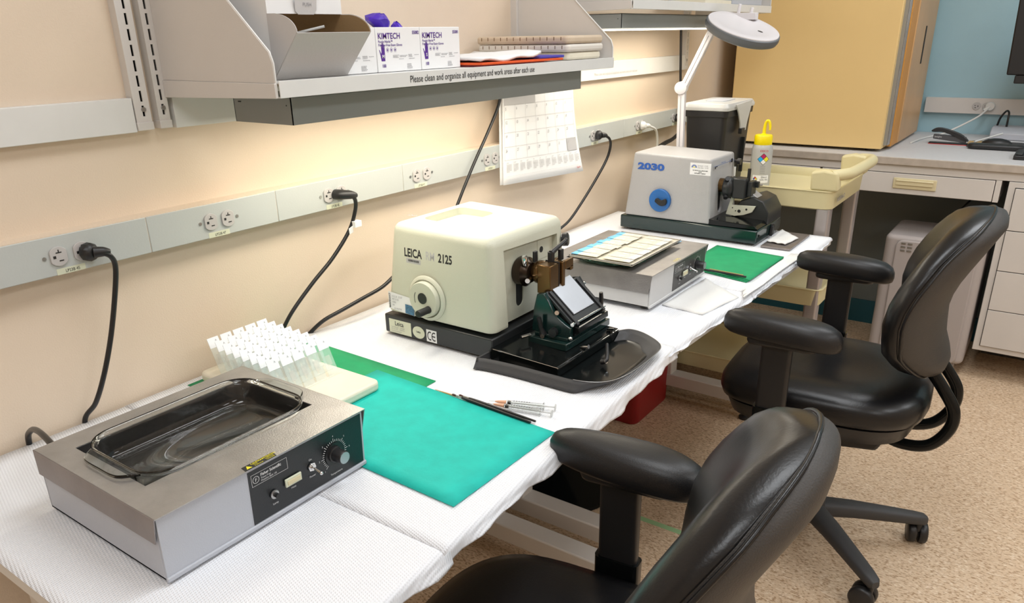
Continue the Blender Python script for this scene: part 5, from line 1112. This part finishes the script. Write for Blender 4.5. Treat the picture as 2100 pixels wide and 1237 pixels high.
# things on the bench
stp = thing('stapler', (4.05, -0.95, 0.9155), 'black stapler with a red base line lying on the far bench', 'stapler', rz=0)
part('base', G().rbox(3.985, 4.02, -1.035, -0.880, 0.916, 0.923, 0.01), M_black, stp, bevel=0.002)
part('red_sole', G().rbox(3.983, 4.022, -1.037, -0.878, 0.9152, 0.9172, 0.01), M_redink, stp)
part('magazine', G().prism([(-1.028, 0.924), (-0.895, 0.938), (-0.895, 0.957), (-1.025, 0.950)], (3.990, 0, 0), (0,1,0), UZ, (0.025,0,0)), mat('dark_grey_stapler', (0.07,0.07,0.075), 0.4), stp, bevel=0.002)
part('top_arm', G().prism([(p.x, p.y) for p in catmull([(-1.035, 0.935, 0), (-1.00, 0.962, 0), (-0.94, 0.982, 0), (-0.905, 0.985, 0), (-0.885, 0.974, 0), (-0.893, 0.967, 0), (-0.94, 0.966, 0), (-1.02, 0.935, 0)], 4, closed=True)], (3.986, 0, 0), (0,1,0), UZ, (0.033,0,0)), M_black, stp, bevel=0.003)
text('maker_text', 'Swingline', 0.010, (3.9892, -0.900, 0.944), NY, UZ, M_wink, stp, sx=0.8)
mp = thing('mouse_pad', (3.95, -1.15, 0.9155), 'black gel wrist rest pad beside the keyboard', 'mouse pad')
part('pad', G().rbox(3.93, 4.16, -1.26, -1.035, 0.916, 0.9195, 0.03), M_black, mp)
part('wrist_rest', G().rbox(3.875, 3.935, -1.255, -1.045, 0.916, 0.938, 0.025), M_black, mp, bevel=0.008, seg=4)
ms_ = thing('computer_mouse', (4.02, -1.15, 0.92), 'black computer mouse on the wrist rest pad', 'mouse')
g = G().ball((4.01, -1.145, 0.925), 1, 0.033, 0.060, 0.026)
for v in g.bm.verts: v.co.z = max(v.co.z, 0.9200)
part('mouse_shell', g, M_black, ms_)
kb = thing('keyboard', (3.70, -1.40, 0.9155), 'black computer keyboard at the right edge of the bench', 'keyboard')
part('tray', G().rbox(3.63, 3.80, -1.67, -1.232, 0.916, 0.932, 0.008), M_black, kb, bevel=0.003)
kk = None
for i in range(5):
    for j in range(14):
        g = G().box(3.642+i*0.030, 3.667+i*0.030, -1.262-j*0.029, -1.238-j*0.029, 0.932, 0.938)
        if kk is None: kk = part('key', g, M_satin, kb, bevel=0.002)
        else:
            g.bm.free(); c = kk.copy(); C.objects.link(c); c.location = (i*0.030, -j*0.029, 0)
ps = thing('power_strip', (4.33, -1.2, 0.9155), 'pale grey power strip box by the blue wall', 'power strip')
part('strip_body', G().prism([(4.25, 0.916), (4.44, 0.916), (4.44, 0.965), (4.29, 0.968), (4.25, 0.945)], (0, -1.095, 0), (1,0,0), UZ, (0,-0.34,0)), M_warm, ps, bevel=0.004)
nb = solo('notepad', G().rbox(4.02, 4.12, -1.100, -1.03, 0.9155, 0.922, 0.004), M_wood, (4.07, -1.06, 0.9155), 'small tan notepad between stapler and wrist rest', 'notepad', bevel=0.001)
solo('pen', G().cyl((4.00, -1.06, 0.932), (4.16, -1.15, 0.955), 0.004, n=10), M_white, (4.08, -1.1, 0.932), 'white pen propped on the notepad by the mouse', 'pen')
# monitor hanging at the right edge
mo = thing('monitor', (4.18, -1.4, 0.9155), 'black monitor at the right edge of the frame', 'monitor')
part('screen', G().prism([(-1.117, 1.205), (-1.62, 1.200), (-1.62, 1.52), (-1.107, 1.52)], (4.14, 0, 0), (0,1,0), UZ, (0.035,0,0)), M_black, mo, bevel=0.006)
part('stand', G().box(4.175, 4.205, -1.40, -1.345, 0.930, 1.25), M_black, mo, bevel=0.004)
part('stand_foot', G().rbox(4.10, 4.24, -1.50, -1.27, 0.9157, 0.930, 0.03), M_black, mo)
part('lower_bezel', G().box(4.142, 4.170, -1.60, -1.150, 1.170, 1.204), M_black, mo, bevel=0.004)

# air cleaner under the bench
ac = thing('dehumidifier', (3.60, -1.03, FZ), 'grey portable dehumidifier under the far bench', 'dehumidifier')
part('case', G().rbox(3.46, 3.80, -1.222, -0.850, 0.085, 0.603, 0.03), M_ac, ac, bevel=0.018, seg=5)
fp = part('front_panel', G().prism(rrect(-1.046, 0.338, 0.150, 0.250, 0.03), (3.461, 0, 0), (0,1,0), UZ, (-0.010,0,0)), M_ac, ac, bevel=0.006, seg=3)
part('display', G().box(3.447, 3.4525, -1.058, -0.983, 0.545, 0.572), M_disp, fp, bevel=0.001)
for yy in (-0.925, -0.95):
    for zz in (0.575, 0.56, 0.545): part('button', G().rbox(3.4485, 3.452, yy-0.009, yy+0.009, zz-0.0035, zz+0.0035, 0.001), M_screw, fp)
part('top_vent', G().box(3.50, 3.60, -1.20, -1.08, 0.6025, 0.6045), M_dark, ac)
for yy in (-1.18, -0.89):
    for xx in (3.50, 3.76): part('caster', G().cyl((xx, yy-0.01, FZ+0.028), (xx, yy+0.01, FZ+0.028), 0.028, n=20).box(xx-0.012, xx+0.012, yy-0.012, yy+0.012, FZ+0.03, 0.09), M_ac, ac)

# ================================================================ red bin, stool, tape
rb = thing('waste_bin', (2.48, -0.16, FZ), 'red plastic bin with a grey handle on the floor under the tables', 'bin')
ro = lambda k, z, r=0.03: [Vector((p[0], p[1], z)) for p in rrect(2.475, -0.160, 0.155-k, 0.130-k, r)]
part('bin_shell', G().loft([ro(0.014, FZ+0.001), ro(0.010, FZ+0.01), ro(0.0, 0.40), ro(-0.006, 0.402), ro(-0.006, 0.415), ro(0.003, 0.415), ro(0.014, FZ+0.014)]), M_red, rb, angle=50)
part('handle', G().box(2.45, 2.53, -0.302, -0.297, 0.335, 0.400), M_card, rb, bevel=0.004)
sl_ = thing('swivel_stool', (1.855, -0.235, FZ), 'black round stool with a disc base pushed under the tables', 'stool')
SC = Vector((1.850, -0.225, FZ))
part('disc_base', G().lathe([(0.205, 0.0), (0.212, 0.004), (0.210, 0.014), (0.17, 0.030), (0.09, 0.052), (0.05, 0.075)], SC, n=56), M_gloss, sl_, angle=50)
part('column', G().lathe([(0.030, 0.07), (0.028, 0.25), (0.022, 0.25), (0.022, 0.46)], SC, n=24), M_black, sl_)
part('round_seat', G().lathe([(0.10, 0.455), (0.165, 0.460), (0.180, 0.475), (0.182, 0.505), (0.172, 0.525), (0.12, 0.533), (0.0, 0.536)], SC, n=48), M_leather, sl_, angle=60)
solo('floor_tape', G().box(1.802, 1.822, -0.86, -0.10, FZ, FZ+0.0006), M_tape, (1.81, -0.5, FZ), 'thin line of green tape across the speckled floor', 'tape', smooth=False)

# ================================================================ office chairs
def ssq(t, e): c = math.cos(t); return math.copysign(abs(c)**e, c)
def make_chair(loc, rz, label, base_rot, axn=0.283, axf=0.283, ay=0.062, az=0.017, bh=0.0, sh=0.0, bk=1.13, by=0.0, dn=0.0, df=0.0):
    t = thing('task_chair', loc, label, 'chair', 'black lab chairs', rz)
    P_ = lambda n, g, m, **k: part(n, g, m, t, local=True, **k)
    # base
    base = P_('chair_base', G().lathe([(0.036, 0.070), (0.046, 0.075), (0.046, 0.115), (0.040, 0.150), (0.030, 0.165)], (0,0,0), n=32), M_matte)
    for k in range(5):
        a = math.radians(base_rot + 72*k); d = Vector((math.cos(a), math.sin(a), 0)); e = Vector((-d.y, d.x, 0))
        def sec(r, w, h, z): return [d*r + e*(w*ssq(q, 0.7)) + Vector((0,0,z + h*ssq(q-PI/2, 0.7))) for q in [2*PI*i/16 for i in range(16)]]
        part('leg', G().loft([sec(0.02, 0.030, 0.026, 0.105), sec(0.12, 0.027, 0.022, 0.102), sec(0.22, 0.023, 0.019, 0.093), sec(0.29, 0.020, 0.017, 0.086), sec(0.315, 0.017, 0.016, 0.083), sec(0.325, 0.010, 0.010, 0.082)]), M_matte, base, local=True, angle=50)
        c0 = d*0.308; rr = random.Random(int(base_rot)+k); sp = rr.uniform(0, PI); f = Vector((math.cos(sp), math.sin(sp), 0)); s_ = Vector((-f.y, f.x, 0)); cc = c0 + f*0.014
        g = G()
        for q in (-1, 1): g.lathe([(0.018, 0.0), (0.0295, 0.002), (0.0315, 0.006), (0.0315, 0.019), (0.027, 0.023), (0.0, 0.0235)], cc + Vector((0,0,0.0315)) + s_*q*0.0025, s_*q, n=28)
        g.cyl(c0 + Vector((0,0,0.045)), c0 + Vector((0,0,0.075)), 0.0085, n=14)
        part('caster', g, M_black, base, local=True, angle=50)
    P_('gas_column', G().lathe([(0.030, 0.165), (0.0295, 0.28), (0.0265, 0.282), (0.026, 0.36), (0.020, 0.362), (0.020, 0.40)], (0,0,0), n=32), M_matte, angle=30)
    P_('seat_mechanism', G().prism([(-0.17, 0.415), (-0.15, 0.372), (-0.05, 0.360), (0.05, 0.365), (0.12, 0.395), (0.13, 0.430), (-0.17, 0.430)], (-0.095, 0, 0), (0,1,0), UZ, (0.19, 0, 0)), M_black, bevel=0.008)
    P_('tilt_lever', G().tube([(-0.05, 0.02, 0.395), (-0.17, 0.03, 0.390), (-0.225, 0.035, 0.388)], 0.007, n=10).rbox(-0.275, -0.215, 0.020, 0.052, 0.382, 0.394, 0.01), M_black)
    # seat
    def ring(z, a, b, yo=0.0, e=0.62, dip=0.0):
        out = []
        for i in range(56):
            q = 2*PI*i/56; x = a*ssq(q, e); y = yo + b*ssq(q-PI/2, e)
            out.append(Vector((x, y, z + (0.022 + sh if z > 0.43 else 0.010) - 0.020*max(0, (y-0.12)/0.14)**2 + dip*(x/a)**2)))
        return out
    P_('seat_pan', G().loft([ring(0.424, 0.20, 0.20, 0.005), ring(0.430, 0.212, 0.225, 0.005), ring(0.446, 0.222, 0.240, 0.005)]), M_black, angle=60)
    P_('seat_cushion', G().loft([ring(0.4465, 0.215, 0.238, 0.006), ring(0.455, 0.228, 0.250, 0.006), ring(0.475, 0.234, 0.256, 0.006), ring(0.495, 0.232, 0.254, 0.006), ring(0.512, 0.222, 0.242, 0.006), ring(0.523, 0.200, 0.218, 0.004, 0.66), ring(0.526, 0.18, 0.18, 0.0, 0.72, 0.004), ring(0.520, 0.11, 0.11, -0.01, 0.8, 0.006), ring(0.516, 0.03, 0.03, -0.01, 0.9, 0)]), M_leather, angle=70)
    ay0 = ay
    # backrest
    ZW = [(0.600, 0.004, -0.250), (0.606, 0.055, -0.246), (0.622, 0.100, -0.238), (0.645, 0.142, -0.226), (0.670, 0.172, -0.213), (0.705, 0.202, -0.192), (0.745, 0.221, -0.183), (0.790, 0.228, -0.180), (0.830, 0.227, -0.186), (0.870, 0.222, -0.199), (0.905, 0.212, -0.217), (0.945, 0.192, -0.242), (0.980, 0.165, -0.266), (1.005, 0.134, -0.284), (1.023, 0.098, -0.299), (1.034, 0.062, -0.310), (1.041, 0.022, -0.317), (1.043, 0.004, -0.319)]
    zv = {i: q for i, q in enumerate(ZW)}
    def bw(v): return zv[v][1]*bk
    def bz(v): return 0.580 + (zv[v][0]-0.600)*0.93 + bh
    def wr(w): return 0.052*min(1, w/0.22)**1.2
    def tk(w): return 0.066*min(1, w/0.15)**0.7
    def bc(v): return zv[v][2] + by - wr(zv[v][1]) + tk(zv[v][1])*0.5
    def back_ring(v, f0, f1, k=1.0, m=18):
        w = max(bw(v)*k, 0.004); z = bz(v); out = []
        th = tk(w)
        wrap = lambda u: wr(w)*abs(u)**2.0
        edge = lambda u: max(0.0, 1-abs(u)**5)**0.5
        for i in range(m+1):
            u = math.sin(PI/2*(-1 + 2*i/m)); y = bc(v) + wrap(u) - th*0.5 + th*(f1-0.5)*edge(u) ; out.append(Vector((u*w, y, z)))
        for i in range(m-1, 0, -1):
            u = math.sin(PI/2*(-1 + 2*i/m)); y = bc(v) + wrap(u) - th*0.5 + th*(f0-0.5)*edge(u); out.append(Vector((u*w, y, z)))
        return out
    vs = list(range(len(ZW)))
    P_('backrest_cushion', G().loft([back_ring(v, 0.36, 1.48) for v in vs]), M_leather, angle=75)
    P_('backrest_shell', G().loft([back_ring(v, -0.05, 0.30, 0.985) for v in vs]), M_shell, angle=75)
    # piping along the rim
    pip = [Vector((bw(v)*0.998, bc(v) + wr(bw(v)) - tk(bw(v))*0.66, bz(v))) for v in vs]
    P_('piping', G().tube(pip + [Vector((-p.x, p.y, p.z)) for p in reversed(pip)], 0.0035, n=6, sm=2), M_leather, angle=70)
    for s in (-1, 1):
        P_('back_bar', G().tube([(s*0.045, -0.13, 0.410), (s*0.060, -0.20, 0.395), (s*0.068, -0.262, 0.410), (s*0.070, -0.298, 0.462), (s*0.070, -0.300, 0.515), (s*0.068, -0.284+by*0.6, 0.565), (s*0.064, -0.262+by, 0.600+bh)], 0.0145, n=16), M_gloss)
        ax = s*(axn if s < 0 else axf); ay = ay0 + (dn if s < 0 else df); pad = G(); RR = []
        for (z, k) in ((0.688, 0.50), (0.6895, 0.84), (0.696, 0.96), (0.708, 1.0), (0.721, 0.99), (0.733, 0.90), (0.741, 0.72), (0.745, 0.42), (0.7458, 0.08)):
            rg = []
            for i in range(40):
                q = 2*PI*i/40; yy = 0.134*k**0.5*ssq(q-PI/2, 0.85)
                xx = 0.044*(1 - 0.22*(yy/0.134))*k**0.8*ssq(q, 0.85)
                rg.append(Vector((ax + xx, ay + yy, z + az - 0.008*max(0, -yy/0.134)**2 + 0.004*(yy/0.134))))
            RR.append(rg)
        a = P_('armrest', pad.loft(RR), M_pad, angle=70)
        part('arm_plate', G().rbox(ax-0.026, ax+0.026, ay-0.085, ay+0.075, 0.672+az, 0.693+az, 0.022), M_black, a, local=True, bevel=0.007)
        part('arm_post', G().rbox(ax-0.012, ax+0.012, ay-0.030, ay+0.040, 0.475, 0.676+az, 0.010), M_black, a, local=True)
        part('arm_sleeve', G().rbox(ax-0.016, ax+0.016, ay-0.035, ay+0.045, 0.425, 0.540, 0.010), M_gloss, a, local=True)
        part('arm_bracket', G().tube([(ax, ay+0.01, 0.440), (ax*0.97, ay+0.01, 0.405), (ax*0.8, 0.05, 0.398), (s*0.05, 0.03, 0.400)], 0.014, n=12, flat=0.6), M_black, a, local=True)
    return t
c1 = make_chair((2.000, -0.992, FZ), math.radians(4), 'black padded chair farther along, facing the far table', -67, 0.312, 0.290, 0.062, az=0.027, bh=0.004, sh=0.012, by=0.024, dn=0.012, df=-0.026)
c2 = make_chair((0.735, -0.912, FZ), math.radians(7), 'black padded chair in the foreground, pulled up to the near table', -60, 0.283, 0.245, -0.020, bh=-0.016, sh=-0.020, bk=0.95)

# ================================================================ power cords
def cord(pts, r, label, plug=None, m=M_cord, plugm=M_black, extra=None, grp=None):
    t = thing('electrical_cable', tuple(pts[-1]), label, 'cable', grp)
    part('cable', G().tube(pts, r, n=10), m, t)
    if plug == 'side':
        p = Vector(pts[0])
        part('plug', G().lathe([(0.0145, 0), (0.0165, 0.003), (0.016, 0.012), (0.012, 0.018), (0.0085, 0.020)], (p.x-0.012, -0.0418, p.z+0.001), (0.25,-1,0), n=10).tube([(p.x-0.008, -0.058, p.z+0.001), (p.x+0.006, -0.064, p.z), (p.x+0.016, -0.066, p.z-0.003)], [0.010, 0.0085, 0.0055], n=12, sm=3), plugm, t, bevel=0.0006)
    if plug == 'long':
        p = Vector(pts[0])
        part('plug', G().tube([(p.x-0.018, -0.042, p.z+0.002), (p.x-0.014, -0.056, p.z+0.002), (p.x+0.004, -0.072, p.z), (p.x+0.018, -0.074, p.z-0.003)], [0.012, 0.012, 0.010, 0.0055], n=14, sm=3, flat=0.85), plugm, t)
    return t
cord([(0.628, -0.066, 1.074), (0.643, -0.068, 1.064), (0.650, -0.062, 1.040), (0.640, -0.055, 0.985), (0.620, -0.050, 0.915), (0.596, -0.045, 0.850), (0.575, -0.035, 0.800), (0.560, -0.010, 0.764), (0.556, -0.006, 0.70)], 0.0046, 'black cord hanging from the near left outlet down behind the table', 'side')
ctag = cord([(1.205, -0.074, 1.075), (1.217, -0.075, 1.062), (1.218, -0.070, 1.035), (1.200, -0.062, 0.990), (1.150, -0.052, 0.935), (1.090, -0.045, 0.890), (1.03, -0.035, 0.835), (1.00, -0.022, 0.785), (0.985, -0.006, 0.74)], 0.0046, 'black cord with a white tag, hanging above the standing slides', 'long')
part('white_tag', G().box(1.207, 1.228, -0.078, -0.063, 0.999, 1.013).prism([(1.193, 0.999), (1.207, 1.004), (1.206, 0.988), (1.194, 0.985)], (0, -0.070, 0), (1,0,0), UZ, (0,-0.001,0)), M_paper, ctag, bevel=0.001)
cord([(1.835, -0.050, 1.275), (1.812, -0.055, 1.225), (1.75, -0.060, 1.155), (1.685, -0.062, 1.085), (1.632, -0.062, 1.020), (1.590, -0.060, 0.960), (1.545, -0.055, 0.88), (1.50, -0.05, 0.80), (1.48, -0.03, 0.764), (1.475, -0.006, 0.72)], 0.0044, 'black cord running from the shelf light down behind the cream microtome')
cord([(2.418, -0.066, 1.076), (2.448, -0.070, 1.062), (2.462, -0.068, 1.035), (2.452, -0.060, 0.990), (2.395, -0.052, 0.930), (2.300, -0.045, 0.855), (2.235, -0.035, 0.805), (2.175, -0.012, 0.766), (2.165, -0.006, 0.72)], 0.0046, 'black cord hanging from the outlet right of the calendar', 'side')
cord([(2.765, -0.066, 1.074), (2.815, -0.072, 1.058), (2.842, -0.070, 1.030), (2.860, -0.064, 0.985), (2.862, -0.055, 0.93), (2.86, -0.03, 0.80)], 0.0046, 'white cord and plug behind the microtome marked 2030', 'side', M_wcord, M_wcord)
cord([(3.088, -0.066, 1.074), (3.100, -0.072, 1.055), (3.085, -0.070, 1.025), (3.02, -0.062, 0.995), (2.93, -0.050, 0.975), (2.80, -0.04, 0.93)], 0.0046, 'black cord from the outlet behind the lamp arm', 'side')
cord([(3.080, -0.040, 1.418), (3.082, -0.044, 1.33), (3.088, -0.048, 1.22), (3.094, -0.052, 1.155), (3.085, -0.055, 1.10), (3.112, -0.056, 1.035), (3.04, -0.054, 1.00), (2.95, -0.046, 0.985), (2.82, -0.035, 0.95)], 0.0050, 'black cord hanging from the far shelf light behind the lamp')
cord([(1.345, -0.060, 0.848), (1.290, -0.064, 0.830), (1.225, -0.060, 0.818), (1.165, -0.050, 0.804), (1.12, -0.03, 0.786), (1.09, -0.006, 0.755)], 0.0048, 'black cord coming out behind the cream microtome')
cord([(0.430, -0.258, 0.800), (0.427, -0.220, 0.826), (0.438, -0.150, 0.829), (0.450, -0.090, 0.817), (0.458, -0.045, 0.799), (0.462, -0.012, 0.772), (0.462, -0.006, 0.72)], 0.0050, 'short dark cord arching behind the near bath')
cord([(4.405, -1.058, 1.045), (4.36, -1.03, 1.01), (4.33, -0.98, 0.975), (4.30, -0.93, 0.945), (4.27, -0.89, 0.925), (4.20, -0.85, 0.9195), (4.10, -0.83, 0.9195), (3.95, -0.815, 0.9195)], 0.0042, 'white cord from the outlet on the blue wall', None, M_wcord)
solo('round_plug', G().lathe([(0.021, 0), (0.021, 0.012), (0.017, 0.018), (0, 0.019)], (XW-0.034, -1.062, 1.050), (-1,0,0), n=30).tube([(XW-0.045, -1.060, 1.048), (XW-0.055, -1.040, 1.030)], 0.009, n=10, sm=0), M_wcord, (XW-0.05, -1.06, 1.03), 'round white plug in the outlet on the blue wall', 'plug')
cord([(4.33, -1.150, 0.968), (4.33, -1.150, 1.00), (4.34, -1.148, 1.03), (4.36, -1.135, 1.035), (4.38, -1.115, 1.00), (4.40, -1.105, 0.95), (4.42, -1.09, 0.922)], 0.0045, 'black cord looping out of the pale power strip')
cord([(3.945, -1.12, 0.755), (3.88, -1.12, 0.73), (3.72, -1.08, 0.68), (3.62, -1.05, 0.628), (3.60, -1.04, 0.605)], 0.0042, 'black cord running down to the dehumidifier')
